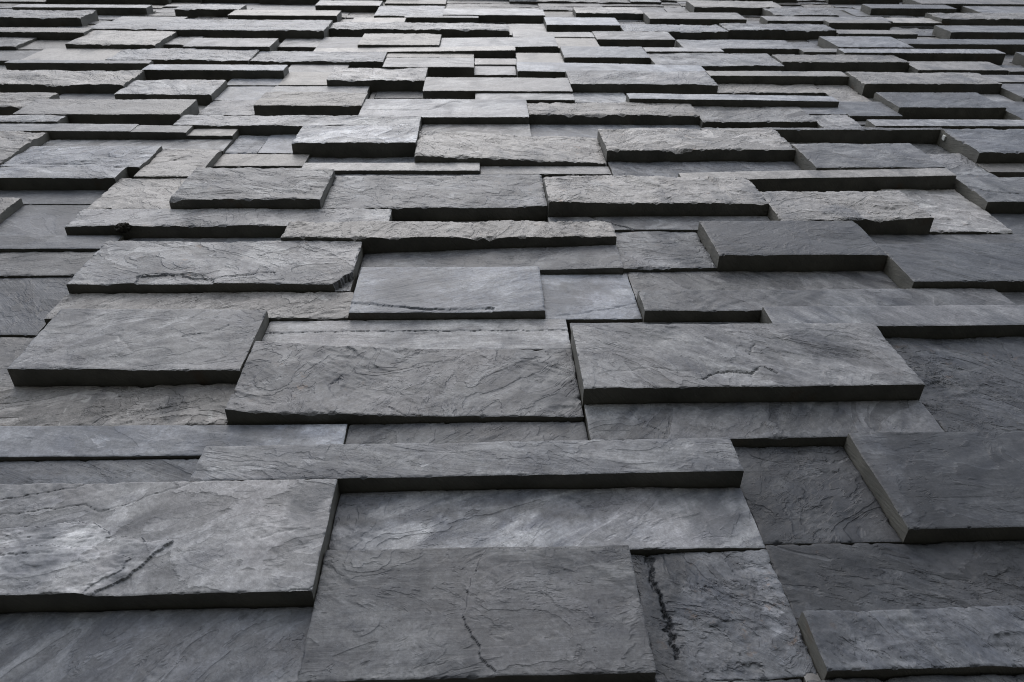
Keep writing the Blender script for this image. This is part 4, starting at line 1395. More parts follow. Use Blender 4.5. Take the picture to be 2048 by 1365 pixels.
_ 3597 3839 3607 3752 92 117 143 99s
_ -2749 -2506 3632 3874 -57 -57 -57 85r
_ 3180 3594 3632 3776 209 169 128 106s
_ -4709 -4221 3656 3752 -27 37 100 134s
_ -2994 -2751 3656 3752 451 480 510 130m
_ 4332 4819 3656 3801 661 613 565 90R
_ 4822 5481 3656 3899 143 113 83 132r
_ -2504 -2433 3681 3923 -52 -52 -52 75s
_ -4954 -4711 3705 3948 370 366 361 113r
_ -4219 -3241 3705 3948 581 614 646 115s
_ -3239 -2996 3705 3850 647 676 706 83r
_ 5728 6093 3705 3948 558 560 562 116m
_ -4709 -4466 3754 3997 534 618 702 93s
_ -4464 -4221 3754 3997 530 525 521 110s
_ -2994 -2751 3754 3997 -48 -48 -48 83s
_ 3597 4329 3754 3997 139 74 8 96m
_ 5483 5726 3754 3997 100 98 95 123s
_ 3450 3594 3779 3874 371 380 389 97r
_ -5199 -4956 3803 3899 644 647 650 96r
_ 4332 4819 3803 4046 430 412 394 110s
_ -3239 -2996 3852 4095 429 368 306 104r
_ -2749 -2506 3877 4119 -12 -12 -12 80s
_ 3450 3594 3877 4119 -32 -32 -32 93s
_ -5199 -4956 3901 3997 467 417 368 100s
_ 4822 5309 3901 4046 372 398 424 121m
_ 5312 5481 3901 3997 90 73 56 122r
_ 3303 3447 3926 4070 -24 -24 -24 85s
_ -4954 -4711 3950 4193 120 148 177 122s
_ -4219 -3976 3950 4046 483 514 544 129R
_ -3974 -3241 3950 4193 565 530 494 130R
_ 5728 6093 3950 4046 46 56 67 83s
_ -5199 -4956 3999 4144 626 624 622 103r
_ -4709 -4221 3999 4095 122 119 116 133s
_ -2994 -2751 3999 4242 -43 -43 -43 88r
_ 3597 4084 3999 4119 802 761 721 93m
_ 4087 4329 3999 4095 84 115 146 118r
_ 5312 5726 3999 4144 98 65 32 107r
_ -4219 -3976 4048 4193 471 452 433 89r
_ 4332 5064 4048 4291 437 435 434 105s
_ 5067 5309 4048 4193 -28 21 69 101s
_ 5728 6093 4048 4291 462 457 452 121s
_ 3303 3447 4073 4119 -82 -82 -82 103r
_ -4709 -4221 4097 4242 523 549 575 134s
_ -3239 -2996 4097 4242 -98 -98 -98 93s
_ 4087 4329 4097 4242 769 672 576 109m
_ 3646 4084 4122 4193 199 249 299 95r
_ -5199 -4956 4146 4291 175 165 156 116r
_ 5312 5726 4146 4389 640 712 785 125s
_ -4954 -4711 4195 4340 600 647 694 93R
_ -4219 -3731 4195 4340 489 477 465 93R
_ -3729 -3486 4195 4291 59 59 60 89R
_ -3484 -3241 4195 4291 783 790 797 128s
_ 3915 4084 4195 4340 721 684 647 100m
_ 5067 5309 4195 4438 113 111 108 89s
_ -4709 -4221 4244 4487 698 673 648 111s
_ -3239 -2996 4244 4389 -68 -68 -68 97s
_ -2994 -2751 4244 4315 9 9 9 93s
_ 4087 4329 4244 4340 155 75 -4 86r
_ -5199 -4956 4293 4389 33 38 44 129R
_ -3729 -3241 4293 4438 515 544 574 124s
_ 4332 5064 4293 4536 503 559 616 94r
_ 5728 6093 4293 4536 134 108 82 82r
_ -2994 -2800 4318 4462 -5 -5 -5 104R
_ -4954 -4711 4342 4585 -18 24 66 103s
_ -4219 -3731 4342 4438 484 503 522 108s
_ 3915 4329 4342 4585 541 464 388 133s
_ -5199 -4956 4391 4536 159 155 150 85m
_ -3239 -2996 4391 4536 -45 -45 -45 93r
_ 5312 5726 4391 4536 68 123 178 113s
_ -4219 -3976 4440 4683 460 529 599 88r
_ -3974 -3241 4440 4683 718 685 652 83s
_ 5067 5309 4440 4683 83 100 117 127s
_ -2994 -2800 4465 4560 -83 -83 -83 87r
_ -4709 -4221 4489 4732 126 84 42 104r
_ -5199 -4956 4538 4634 91 114 137 133m
_ -3239 -2996 4538 4683 14 14 14 86s
_ 4332 4819 4538 4683 53 32 11 132R
_ 4822 5064 4538 4683 587 593 599 94s
_ 5312 5799 4538 4683 -6 7 20 97R
_ 5802 6093 4538 4781 393 428 463 98s
_ -2994 -2898 4563 4805 -86 -86 -86 95r
_ -4954 -4711 4587 4732 397 339 281 106r
_ 3915 4329 4587 4707 114 120 127 107s
_ 3597 3913 4612 4707 10 10 10 90s
_ -5199 -4956 4636 4781 -40 19 77 118r
_ -4219 -3976 4685 4830 683 671 658 119s
_ -3974 -3241 4685 4830 209 183 158 88r
_ -3239 -2996 4685 4805 5 5 5 88R
_ 4332 4819 4685 4928 77 90 104 113s
_ 4822 5799 4685 4830 59 77 95 134m
_ 4062 4329 4710 4854 597 619 640 109s
_ -4954 -4711 4734 4977 174 178 181 129R
_ -4709 -4221 4734 4977 -1 21 44 118m
_ -5199 -4956 4783 5026 457 491 526 101s
_ 5802 6093 4783 4879 442 435 429 117m
_ -3239 -3021 4808 4952 -48 -48 -48 96m
_ -4219 -3486 4832 4977 507 551 594 93r
_ -3484 -3241 4832 5075 -50 -50 -50 103s
_ 4822 5799 4832 4977 506 455 404 87r
_ 3548 4035 4857 5075 -100 -100 -100 98r
_ 4038 4329 4857 5001 -11 -11 -11 98s
_ 5802 6093 4881 5026 12 23 33 106s
_ 4332 4819 4930 5173 683 648 612 86s
_ -3239 -3021 4955 5099 -6 -6 -6 101r
_ -4954 -4466 4979 5124 169 140 111 98s
_ -4464 -3731 4979 5124 168 145 123 108s
_ -3729 -3486 4979 5075 -61 -61 -61 105r
_ 4822 5554 4979 5124 100 115 130 108R
_ 5557 5799 4979 5222 343 414 486 91s
_ 4038 4329 5004 5075 -74 -74 -74 98m
_ -5199 -4956 5028 5124 192 126 60 123r
_ 5802 6093 5028 5173 533 593 654 133s
_ -3729 -3241 5077 5222 -38 -38 -38 81s
_ 4234 4329 5077 5173 -2 -2 -2 103R
_ -5199 -4466 5126 5369 628 656 683 93s
_ -4464 -3976 5126 5369 675 671 668 101s
_ -3974 -3731 5126 5271 386 465 545 103m
_ 4822 5309 5126 5271 219 183 148 88s
_ 5312 5554 5126 5369 500 443 387 129s
_ 4234 4819 5175 5271 630 622 615 120r
_ 5802 6093 5175 5271 61 81 100 103s
_ -3729 -3241 5224 5320 -50 -50 -50 97r
_ 5557 5799 5224 5320 359 372 385 111r
_ -3974 -3731 5273 5344 11 11 11 98R
_ 4234 4721 5273 5369 -39 -39 -39 100R
_ 4724 5309 5273 5344 64 58 52 105R
_ 5802 6093 5273 5369 489 543 596 119s
_ 3768 4231 5298 5393 11 11 11 76R
_ -3729 -3241 5322 5344 -97 -97 -97 82r
_ 5557 5799 5322 5418 182 114 46 132s
_ -3974 -3315 5347 5418 -85 -85 -85 89s
_ 4724 4966 5347 5442 495 468 442 119s
_ 4969 5309 5347 5442 121 72 22 93s
_ -5199 -4466 5371 5467 67 51 36 87r
_ -4464 -3976 5371 5467 199 160 120 125r
_ 4234 4476 5371 5467 -75 -75 -75 75r
_ 4479 4721 5371 5442 -54 -54 -54 77r
_ 5312 5554 5371 5516 509 511 513 112s
_ 5802 6093 5371 5442 49 41 33 95s
_ -3974 -3486 5420 5663 -19 -19 -19 104m
_ -3484 -3315 5420 5516 -84 -84 -84 101R
_ 5557 5799 5420 5565 45 50 55 90s
_ 4479 5309 5445 5540 177 176 175 90s
_ 5802 6093 5445 5540 338 377 416 134R
_ -5199 -4711 5469 5712 331 343 355 120s
_ -4709 -3976 5469 5614 193 171 149 105s
_ 4234 4476 5469 5540 -1 -1 -1 96s
_ 5312 5554 5518 5614 279 246 213 123m
_ 4528 5015 5543 5638 -87 -87 -87 77m
_ 5018 5309 5543 5638 471 464 458 90s
_ 5802 6093 5543 5687 167 188 210 86R
_ 5557 5799 5567 5712 220 181 143 92r
_ -4709 -4221 5616 5712 390 377 365 91s
_ -4219 -3976 5616 5761 -32 -32 -32 97r
_ 5312 5554 5616 5687 -6 90 186 120s
_ 4528 5015 5641 5736 -63 -63 -63 100m
_ 5018 5309 5641 5736 171 187 203 86s
_ -3974 -3486 5665 5761 -70 -70 -70 101s
_ 5312 5554 5690 5761 46 98 150 101s
_ 5802 6093 5690 5785 -4 10 24 94s
_ -5199 -4711 5714 5957 481 482 483 118s
_ -4709 -4221 5714 5859 733 687 642 132s
_ 5557 5799 5714 5810 232 185 138 101s
_ 4528 4770 5739 5785 -71 -71 -71 86s
_ 4773 5309 5739 5785 31 4 -22 78s
_ -4219 -3976 5763 5859 -22 -22 -22 102s
_ 5312 5554 5763 5834 294 346 397 90r
_ 4797 5309 5788 5932 275 323 370 110r
_ 5802 6093 5788 5883 151 161 171 116R
_ 5557 5799 5812 5908 350 437 525 114s
_ 5312 5554 5837 5932 498 489 479 123m
_ -4709 -3731 5861 6006 -32 -32 -32 78m
_ 5802 6093 5886 6030 318 324 329 92r
_ 5557 5799 5910 6006 92 103 113 104s
_ 4797 5285 5935 6006 -23 -23 -23 89R
_ 5287 5554 5935 6079 688 622 556 128r
_ -5199 -4711 5959 6202 164 184 204 83r
_ -4709 -4221 6008 6251 543 575 607 93m
_ -4219 -3731 6008 6079 -12 -12 -12 97s
_ 4797 5285 6008 6079 -11 -11 -11 87s
_ 5557 5799 6008 6104 561 544 527 89r
_ 5802 6093 6033 6177 6 6 6 87m
_ -4219 -3976 6082 6324 561 622 683 110m
_ -3974 -3731 6082 6226 -88 -88 -88 103m
_ 4797 5285 6082 6153 -22 -22 -22 90r
_ 5287 5554 6082 6153 40 72 105 112s
_ 5557 5799 6106 6251 580 593 606 107s
_ 4846 5334 6155 6300 -18 -18 -18 89s
_ 5336 5554 6155 6398 234 195 156 100m
_ 5802 6093 6180 6275 11 28 45 100s
_ -5199 -4711 6204 6447 -47 19 86 105s
_ -3974 -3731 6229 6373 84 71 59 110r
_ -3263 -2776 6229 6324 652 630 607 83s
_ -2773 -2359 6229 6471 393 348 302 99r
_ -4709 -4221 6253 6349 85 82 80 115R
_ 5557 5799 6253 6398 238 178 119 99R
_ -1695 -1208 6278 6373 424 425 425 119m
_ 5802 6093 6278 6422 13 54 95 132m
_ -3729 -3266 6302 6447 205 147 90 97m
_ -2357 -2139 6302 6398 375 358 341 92s
_ 4846 5334 6302 6398 20 20 20 81s
_ -4219 -3976 6327 6471 542 482 422 91r
_ -3263 -2776 6327 6422 450 440 430 87R
_ -2136 -1698 6327 6422 418 458 498 83s
_ -4709 -4221 6351 6496 14 42 70 133s
_ -3974 -3731 6376 6447 312 372 432 91s
_ -1695 -1208 6376 6447 338 375 411 112r
_ -2357 -2139 6400 6496 88 153 218 89s
_ 4846 5089 6400 6643 -78 -78 -78 81s
_ 5091 5799 6400 6496 -36 -36 -36 89R
_ -3263 -2776 6425 6569 464 427 390 112s
_ -2136 -1698 6425 6496 139 160 181 94s
_ -1205 -742 6425 6520 392 428 465 131m
_ 216 434 6425 6667 642 654 666 88s
_ 5802 6093 6425 6569 170 193 215 110r
_ -5199 -4711 6449 6545 431 421 410 99R
_ -3974 -3266 6449 6692 577 609 641 134r
_ -1695 -1208 6449 6594 121 124 128 130s
_ 4601 4844 6449 6692 -79 -79 -79 84m
_ -4219 -3976 6474 6569 620 562 504 116m
_ -2773 -2359 6474 6569 588 544 500 129s
_ -740 -497 6474 6569 617 576 536 128m
_ -495 -277 6474 6716 149 188 226 105r
_ 2788 3374 6474 6569 323 333 343 101m
_ -4709 -4221 6498 6741 28 11 -7 93s
_ -2357 -1869 6498 6594 115 116 117 116s
_ -1867 -1698 6498 6569 145 160 176 117s
_ 2053 2541 6498 6643 684 657 630 132s
_ 5091 5799 6498 6594 -43 -43 -43 91m
_ -1205 -742 6523 6765 -72 16 104 99s
_ -274 213 6523 6618 378 465 552 131s
_ 1171 1414 6523 6618 595 539 482 114s
_ -5199 -4711 6547 6643 346 348 350 101R
_ 1416 1561 6547 6643 348 358 369 91s
_ -4219 -3976 6572 6814 64 70 77 129s
_ -3263 -2776 6572 6814 133 151 170 106R
_ -2773 -2359 6572 6667 173 166 158 96r
_ -1867 -1698 6572 6667 398 421 443 104r
_ -740 -497 6572 6667 380 455 530 109r
_ 2788 3031 6572 6667 166 181 197 121s
_ 5802 6093 6572 6716 68 82 97 94s
_ -2357 -1869 6596 6692 160 178 196 131r
_ -1695 -1208 6596 6741 141 145 149 101R
_ 1563 1806 6596 6692 187 185 182 127r
_ 1808 2051 6596 6692 583 536 489 128s
_ 3376 4109 6596 6741 310 376 442 116R
_ 4111 4354 6596 6692 608 613 618 123s
_ 4356 4599 6596 6692 779 766 753 85s
_ 5091 5579 6596 6692 118 102 86 96R
_ 5581 5799 6596 6741 627 656 686 127s
_ -274 213 6621 6765 45 83 121 119s
_ 436 1169 6621 6716 240 246 253 133m
_ 1171 1414 6621 6716 653 646 640 101m
_ 2543 2786 6621 6765 537 556 575 87m
_ -5199 -4711 6645 6741 129 177 225 108s
_ 1416 1561 6645 6741 286 386 486 90r
_ 2053 2541 6645 6741 402 387 372 113s
_ 4846 5089 6645 6716 540 534 527 125s
_ -2773 -2359 6670 6912 41 59 76 128s
_ -1867 -1698 6670 6765 73 49 25 102r
_ -740 -497 6670 6814 634 579 525 106s
_ 216 434 6670 6765 433 420 407 121R
_ 2788 3031 6670 6741 139 121 103 130s
_ -3974 -3731 6694 6790 11 28 46 92m
_ -3729 -3486 6694 6790 55 107 159 119m
_ -3484 -3266 6694 6839 654 698 741 102m
_ -2357 -1869 6694 6790 411 425 439 93s
_ 1563 2051 6694 6839 94 114 134 86R
_ 4111 4599 6694 6839 73 40 6 121s
_ 4601 4844 6694 6765 85 105 125 111m
_ 5091 5579 6694 6790 96 66 35 111s
_ -495 -277 6719 6814 342 341 341 124r
_ 436 1414 6719 6863 103 105 108 95s
_ 4846 5089 6719 6814 80 79 78 106r
_ 5802 6093 6719 6863 493 485 477 115r
_ -5199 -4711 6743 6814 475 562 649 132R
_ -4709 -4221 6743 6839 191 177 164 104s
_ -1695 -1208 6743 6888 92 34 -24 129s
_ 1416 1561 6743 6986 265 276 288 107R
_ 2053 2541 6743 6839 224 162 100 96s
_ 2788 3031 6743 6839 399 426 453 110r
_ 3376 3864 6743 6839 233 283 333 96r
_ 3866 4109 6743 6888 446 454 463 90R
_ 5581 5799 6743 6814 452 481 511 104r
_ -1867 -1698 6768 6863 156 161 167 132s
_ -1205 -742 6768 6912 591 573 555 126s
_ -274 434 6768 7010 156 125 95 91s
_ 2543 2786 6768 6912 448 422 396 96r
_ 4601 4844 6768 6863 -5 14 33 92s
_ -3974 -3486 6792 6888 642 661 680 115m
_ -2357 -1869 6792 6863 165 152 139 120s
_ 5091 5579 6792 6888 50 83 117 105s
_ -5199 -4711 6817 6912 159 207 254 133m
_ -4219 -3976 6817 6912 643 657 671 86s
_ -3263 -2776 6817 7059 493 495 496 125s
_ -740 -277 6817 7059 199 187 174 131r
_ 3033 3374 6817 6961 578 585 593 121m
_ 4846 5089 6817 6888 627 668 709 120r
_ 5581 5799 6817 6888 103 65 27 134s
_ -4709 -4221 6841 6986 659 666 674 107r
_ -3484 -3266 6841 6986 86 62 39 86s
_ 1563 2051 6841 6937 429 405 381 92m
_ 2053 2296 6841 6986 323 336 349 104s
_ 2298 2541 6841 6986 45 84 124 83s
_ 2788 3031 6841 7084 415 388 361 91s
_ 3376 3864 6841 6937 588 603 617 109s
_ 4111 4599 6841 6986 156 112 68 96R
_ -2357 -1869 6866 6961 484 529 574 82R
_ -1867 -1698 6866 6961 782 699 616 121m
_ 436 924 6866 6961 381 358 335 87r
_ 926 1414 6866 7010 234 258 282 125s
_ 4601 4844 6866 7108 360 372 383 116m
_ 5802 6093 6866 6961 398 413 428 100s
_ -3974 -3486 6890 7035 686 648 610 90R
_ -1695 -1208 6890 7133 53 75 98 97r
_ 3866 4109 6890 7133 119 185 252 87s
_ 4846 5579 6890 7035 646 678 711 93m
_ 5581 5799 6890 7035 67 83 98 90s
_ -5199 -4711 6915 7010 438 443 449 94s
_ -4219 -3976 6915 7059 428 388 348 103r
_ -2773 -2359 6915 7157 490 553 616 99s
_ -1205 -742 6915 6986 139 179 220 83m
_ 2543 2786 6915 7010 85 46 7 111r
_ 1563 2051 6939 7182 646 583 521 97s
_ 3376 3864 6939 7035 90 30 -30 132s
_ -2357 -1698 6964 7059 191 181 170 132m
_ 436 924 6964 7035 124 159 193 96R
_ 3033 3374 6964 7059 409 364 319 93s
_ 5802 6093 6964 7108 520 420 320 132s
_ -4709 -4221 6988 7084 11 8 5 101s
_ -3484 -3266 6988 7133 74 99 125 126r
_ -1205 -742 6988 7133 152 192 232 86s
_ 1416 1561 6988 7059 39 23 7 133R
_ 2053 2541 6988 7231 56 25 -7 112s
_ 4111 4599 6988 7084 448 431 413 89s
_ -5199 -4956 7013 7108 376 339 301 121R
_ -4954 -4711 7013 7157 598 601 604 117r
_ -274 434 7013 7108 189 179 168 122R
_ 926 1414 7013 7108 650 599 547 132s
_ 2543 2786 7013 7108 82 110 138 113m
_ -3974 -3486 7037 7133 92 115 138 102s
_ 436 924 7037 7133 576 549 523 104s
_ 3376 3864 7037 7182 373 348 323 94r
_ 4846 5799 7037 7133 -35 8 52 133s
_ -4219 -3976 7062 7157 393 410 426 122R
_ -3263 -2776 7062 7206 35 31 27 125s
_ -2357 -2114 7062 7157 524 533 541 119s
_ -2112 -1698 7062 7304 286 271 256 120m
_ -740 -277 7062 7157 672 660 648 123r
_ 1416 1561 7062 7206 99 102 104 133s
_ 3033 3374 7062 7157 57 57 56 106r
_ -4709 -4221 7086 7231 328 296 264 122r
_ 2788 3031 7086 7182 47 32 17 98s
_ 4111 4599 7086 7182 620 598 576 101r
_ -5199 -4956 7111 7182 287 395 504 130m
_ -274 213 7111 7206 40 57 74 130r
_ 216 434 7111 7255 529 497 465 85s
_ 926 1414 7111 7255 317 344 371 102s
_ 2543 2786 7111 7182 101 131 160 131r
_ 4601 4844 7111 7255 628 640 652 113R
_ 5802 6093 7111 7255 -51 25 101 83r
_ -3974 -3266 7135 7231 50 125 200 106s
_ -1695 -742 7135 7231 114 121 129 117r
_ 436 924 7135 7378 38 35 32 100m
_ 3866 4109 7135 7378 351 327 304 128s
_ 4846 5579 7135 7206 558 592 627 115r
_ 5581 5799 7135 7378 169 156 143 102r
_ -4954 -4711 7160 7255 350 356 361 107s
_ -4219 -3976 7160 7402 196 151 105 131R
_ -2773 -2114 7160 7231 473 473 474 100m
_ -740 -277 7160 7402 10 36 63 114r
_ 3033 3374 7160 7304 60 45 30 100s
_ -5199 -4956 7184 7280 700 684 668 91r
_ 1563 2051 7184 7280 688 679 670 106s
_ 2543 3031 7184 7427 377 391 406 83s
_ 3376 3864 7184 7329 230 178 126 108R
_ 4111 4599 7184 7255 590 544 498 83s
_ -3263 -2776 7209 7304 97 83 68 108s
_ -274 -32 7209 7304 621 634 647 97s
_ -29 213 7209 7353 403 337 272 124R
_ 1416 1561 7209 7304 540 547 555 111s
_ 4846 5579 7209 7353 26 26 26 96s
_ -4709 -4221 7233 7329 505 442 379 82s
_ -3974 -3266 7233 7304 427 466 505 85R
_ -2773 -2114 7233 7304 126 102 78 124s
_ -1695 -963 7233 7476 95 97 99 96s
_ -960 -742 7233 7378 48 29 10 115s
_ 2053 2541 7233 7476 485 469 454 133s
_ -4954 -4711 7258 7353 147 154 162 102R
_ 216 434 7258 7402 453 440 428 128s
_ 926 1414 7258 7402 107 92 77 96s
_ 4111 4599 7258 7402 645 686 726 83m
_ 4601 4844 7258 7353 607 667 727 97s
_ 5802 6093 7258 7353 55 36 17 122m
_ -5199 -4956 7282 7427 94 40 -14 95r
_ 1563 2051 7282 7378 15 23 32 84r
_ -3974 -2996 7307 7451 644 653 662 117s
_ -2994 -2261 7307 7402 546 530 514 122s
_ -2259 -1698 7307 7451 208 149 90 100R
_ -274 -32 7307 7451 -11 16 44 85s
_ 1416 1561 7307 7402 453 480 507 97R
_ 3033 3374 7307 7451 48 78 108 94s
_ -4709 -4221 7331 7476 463 433 403 113R
_ 3376 3864 7331 7427 262 204 145 90R
_ -4954 -4711 7356 7427 198 196 195 112r
_ -29 213 7356 7451 532 502 472 93s
_ 4601 5334 7356 7451 346 333 319 108m
_ 5336 5579 7356 7598 125 86 48 125s
_ 5802 6093 7356 7427 145 168 191 101s
_ -960 -742 7380 7476 628 626 625 114r
_ 436 679 7380 7476 70 49 27 102s
_ 681 924 7380 7525 72 121 170 127m
_ 1563 2051 7380 7476 46 24 3 127m
_ 3866 4109 7380 7451 597 550 502 132s
_ 5581 5799 7380 7525 7 42 78 112m
_ -4219 -3976 7405 7500 11 7 3 126s
_ -2994 -2506 7405 7500 95 97 98 118r
_ -2504 -2261 7405 7500 -18 32 81 108R
_ -740 -277 7405 7476 205 182 158 92s
_ 216 434 7405 7476 494 417 340 132s
_ 926 1414 7405 7500 43 70 98 90s
_ 1416 1561 7405 7500 170 127 85 109s
_ 4111 4599 7405 7500 483 536 589 102r
_ -5199 -4711 7429 7525 616 624 633 87R
_ 2543 3031 7429 7672 690 682 674 124r
_ 3376 3864 7429 7672 515 600 685 125r
_ 5802 6093 7429 7574 102 167 232 101m
_ -3974 -2996 7454 7696 155 152 148 127r
_ -2259 -1698 7454 7549 99 93 86 124R
_ -274 213 7454 7696 519 550 581 110s
_ 3033 3374 7454 7525 67 117 166 110s
_ 3866 4109 7454 7525 531 547 563 116m
_ 4601 5334 7454 7696 359 339 319 119s
_ -4709 -4221 7478 7549 117 122 127 131R
_ -1695 -963 7478 7549 -17 36 88 131R
_ -960 -473 7478 7721 185 147 110 123R
_ -470 -277 7478 7623 562 538 515 87r
_ 216 679 7478 7549 492 486 479 104s
_ 1563 2296 7478 7549 609 579 550 115s
_ 2298 2541 7478 7574 539 466 393 115r
_ -4219 -3976 7503 7598 117 112 106 101r
_ -2994 -2261 7503 7598 554 588 623 108R
_ 926 1414 7503 7598 170 197 224 128R
_ 1416 1561 7503 7574 65 39 13 100s
_ 4111 4599 7503 7598 11 28 44 84r
_ -5199 -4956 7527 7672 366 393 421 90r
_ -4954 -4711 7527 7672 607 633 658 97r
_ 681 924 7527 7672 447 439 430 128r
_ 3033 3374 7527 7623 659 694 728 132R
_ 3866 4109 7527 7623 206 127 47 85R
_ 5581 5799 7527 7623 697 654 612 117r
_ -4709 -4221 7552 7647 678 691 703 125m
_ -2259 -1526 7552 7647 17 4 -10 85R
_ -1524 -963 7552 7647 86 39 -7 127r
_ 216 679 7552 7647 827 748 669 127r
_ 1563 2051 7552 7696 187 147 106 111s
_ 2053 2296 7552 7696 515 527 539 87s
_ 1416 1561 7576 7721 101 102 102 96s
_ 2298 2541 7576 7672 771 769 767 112s
_ 5802 6093 7576 7672 159 219 280 94r
_ -4219 -3976 7601 7696 447 414 381 109m
_ -2994 -2261 7601 7745 588 565 543 100s
_ 926 1414 7601 7745 429 415 400 98s
_ 4111 4354 7601 7843 469 468 467 120m
_ 4356 4599 7601 7745 96 112 127 95r
_ 5336 5579 7601 7672 32 23 13 110s
_ -470 -277 7625 7721 544 542 539 125s
_ 3033 3374 7625 7696 538 568 598 99s
_ 3866 4109 7625 7770 123 124 124 101r
_ 5581 5799 7625 7721 665 678 692 115s
_ -4709 -4221 7650 7721 539 506 472 88r
_ -2259 -1771 7650 7892 88 87 86 108s
_ -1769 -963 7650 7745 17 64 111 124r
_ 216 679 7650 7892 195 153 112 92R
_ -5199 -4711 7674 7770 656 668 680 106r
_ 681 924 7674 7770 691 683 676 100r
_ 2298 3031 7674 7819 327 396 464 94s
_ 3376 3864 7674 7770 560 542 524 111m
_ 5336 5579 7674 7745 446 431 416 114m
_ 5802 6093 7674 7745 71 89 106 121s
_ -4219 -3486 7699 7770 182 173 164 134r
_ -3484 -2996 7699 7794 206 158 109 85s
_ -274 213 7699 7770 331 363 395 97s
_ 1563 2051 7699 7794 521 570 619 95r
_ 2053 2296 7699 7794 581 566 551 102m
_ 3033 3374 7699 7794 519 481 443 87R
_ 4601 5089 7699 7794 55 149 244 132s
_ 5091 5334 7699 7941 31 25 19 119r
_ -4709 -4221 7723 7794 80 65 50 85R
_ -960 -473 7723 7819 212 158 105 97s
_ -470 -277 7723 7868 148 152 156 88R
_ 1416 1561 7723 7966 558 584 611 117s
_ 5581 5799 7723 7819 469 474 479 110r
_ -2994 -2261 7748 7892 330 350 371 96R
_ -1769 -1281 7748 7843 114 117 119 85s
_ -1279 -963 7748 7990 102 124 146 88R
_ 926 1414 7748 7843 491 469 448 91r
_ 4356 4599 7748 7892 113 118 123 101r
_ 5336 5579 7748 7819 106 61 16 110r
_ 5802 6093 7748 7843 510 552 594 128s
_ -5199 -4711 7772 7917 360 402 444 94R
_ -4219 -3731 7772 7868 403 380 357 90s
_ -3729 -3486 7772 8015 35 18 0 132r
_ -274 213 7772 7843 127 109 91 113s
_ 681 924 7772 7917 585 508 430 130r
_ 3376 3864 7772 7843 183 187 191 121s
_ 3866 4109 7772 7868 120 118 116 107s
_ -4709 -4221 7797 7892 -26 37 101 91R
_ -3484 -2996 7797 7941 518 538 558 100r
_ 1563 2051 7797 7892 600 589 577 102r
_ 2053 2296 7797 8039 151 154 158 118R
_ 3033 3374 7797 7892 33 24 14 123r
_ 4601 5089 7797 7892 429 411 394 133s
_ -960 -718 7821 7917 595 600 605 88m
_ -715 -473 7821 7917 104 69 34 109s
_ 2298 2541 7821 7917 55 30 5 98s
_ 2543 3031 7821 7966 615 631 648 94m
_ 5336 5579 7821 7917 395 377 359 114R
_ 5581 5799 7821 7892 145 166 188 113r
_ -1769 -1281 7846 7941 671 655 639 130s
_ -274 213 7846 7917 376 386 396 125s
_ 926 1169 7846 7941 642 652 662 126R
_ 1171 1414 7846 8088 313 385 457 107s
_ 3376 3864 7846 7990 189 176 162 120r
_ 4111 4354 7846 7941 201 151 101 129R
_ 5802 6093 7846 7941 703 669 635 105s
_ -4219 -3731 7870 7941 139 194 249 95s
_ -470 -277 7870 7966 665 651 637 134s
_ 3866 4109 7870 7966 214 149 84 132r
_ -4709 -4221 7895 8137 437 445 452 130s
_ -2994 -2261 7895 8039 332 324 316 113r
_ -2259 -1771 7895 7990 179 139 99 123r
_ 216 679 7895 7990 -16 16 49 85r
_ 1563 2051 7895 7990 183 162 141 104m
_ 3033 3374 7895 7990 607 594 582 128s
_ 4356 5089 7895 7990 220 197 173 120m
_ 5581 5799 7895 7990 418 417 416 93s
_ -5199 -4711 7919 8064 72 23 -27 118r
_ -960 -473 7919 8015 471 404 337 91s
_ -274 213 7919 8162 472 526 579 88r
_ 681 924 7919 8064 446 462 477 99m
_ 2298 2541 7919 8015 165 105 46 122m
_ 5336 5579 7919 8015 439 446 454 119s
_ -4219 -3731 7944 8039 311 341 372 111r
_ -3484 -2996 7944 8088 137 121 104 127r
_ -1769 -1526 7944 8039 76 112 147 102r
_ -1524 -1281 7944 8088 627 621 614 103r
_ 926 1169 7944 8039 -19 4 27 117r
_ 4111 4354 7944 8088 566 550 533 125m
_ 5091 5334 7944 8088 134 123 112 128s
_ 5802 6093 7944 8039 568 585 602 126s
_ -470 -277 7968 8064 110 130 150 101s
_ 1416 1561 7968 8039 210 176 142 126s
_ 2543 3031 7968 8064 627 636 646 112s
_ 3866 4109 7968 8113 429 442 454 93s
_ -2259 -1771 7993 8064 152 118 85 106r
_ -1279 -963 7993 8064 95 122 148 134s
_ 216 679 7993 8137 76 119 163 118s
_ 1563 2051 7993 8064 4 7 10 114r
_ 3033 3521 7993 8088 680 664 647 128s
_ 3523 3864 7993 8088 125 94 63 120R
_ 4356 5089 7993 8235 89 119 149 105m
_ 5581 5799 7993 8088 39 78 117 130r
_ -3729 -3486 8017 8162 135 138 141 117R
_ -960 -473 8017 8113 290 334 378 92s
_ 2298 2541 8017 8162 191 174 157 93s
_ 5336 5579 8017 8088 471 454 438 129s
_ -4219 -3731 8042 8284 391 428 465 114r
_ -2994 -2261 8042 8137 103 143 182 118m
_ -1769 -1526 8042 8137 173 128 83 112s
_ 926 1169 8042 8137 414 373 332 113R
_ 1416 1561 8042 8186 156 168 180 117r
_ 2053 2296 8042 8284 208 197 186 118s
_ 5802 6093 8042 8186 458 468 479 100s
_ -5199 -4711 8066 8211 412 410 408 122s
_ -2259 -1771 8066 8309 599 595 590 118s
_ -1279 -963 8066 8309 58 79 101 131m
_ -470 -277 8066 8309 581 574 567 132s
_ 681 924 8066 8137 101 127 153 95s
_ 1563 2051 8066 8162 158 141 124 115R
_ 2543 3031 8066 8137 86 79 71 126s
_ -3484 -3241 8091 8235 489 496 504 105s
_ -3239 -2996 8091 8186 0 33 66 113m
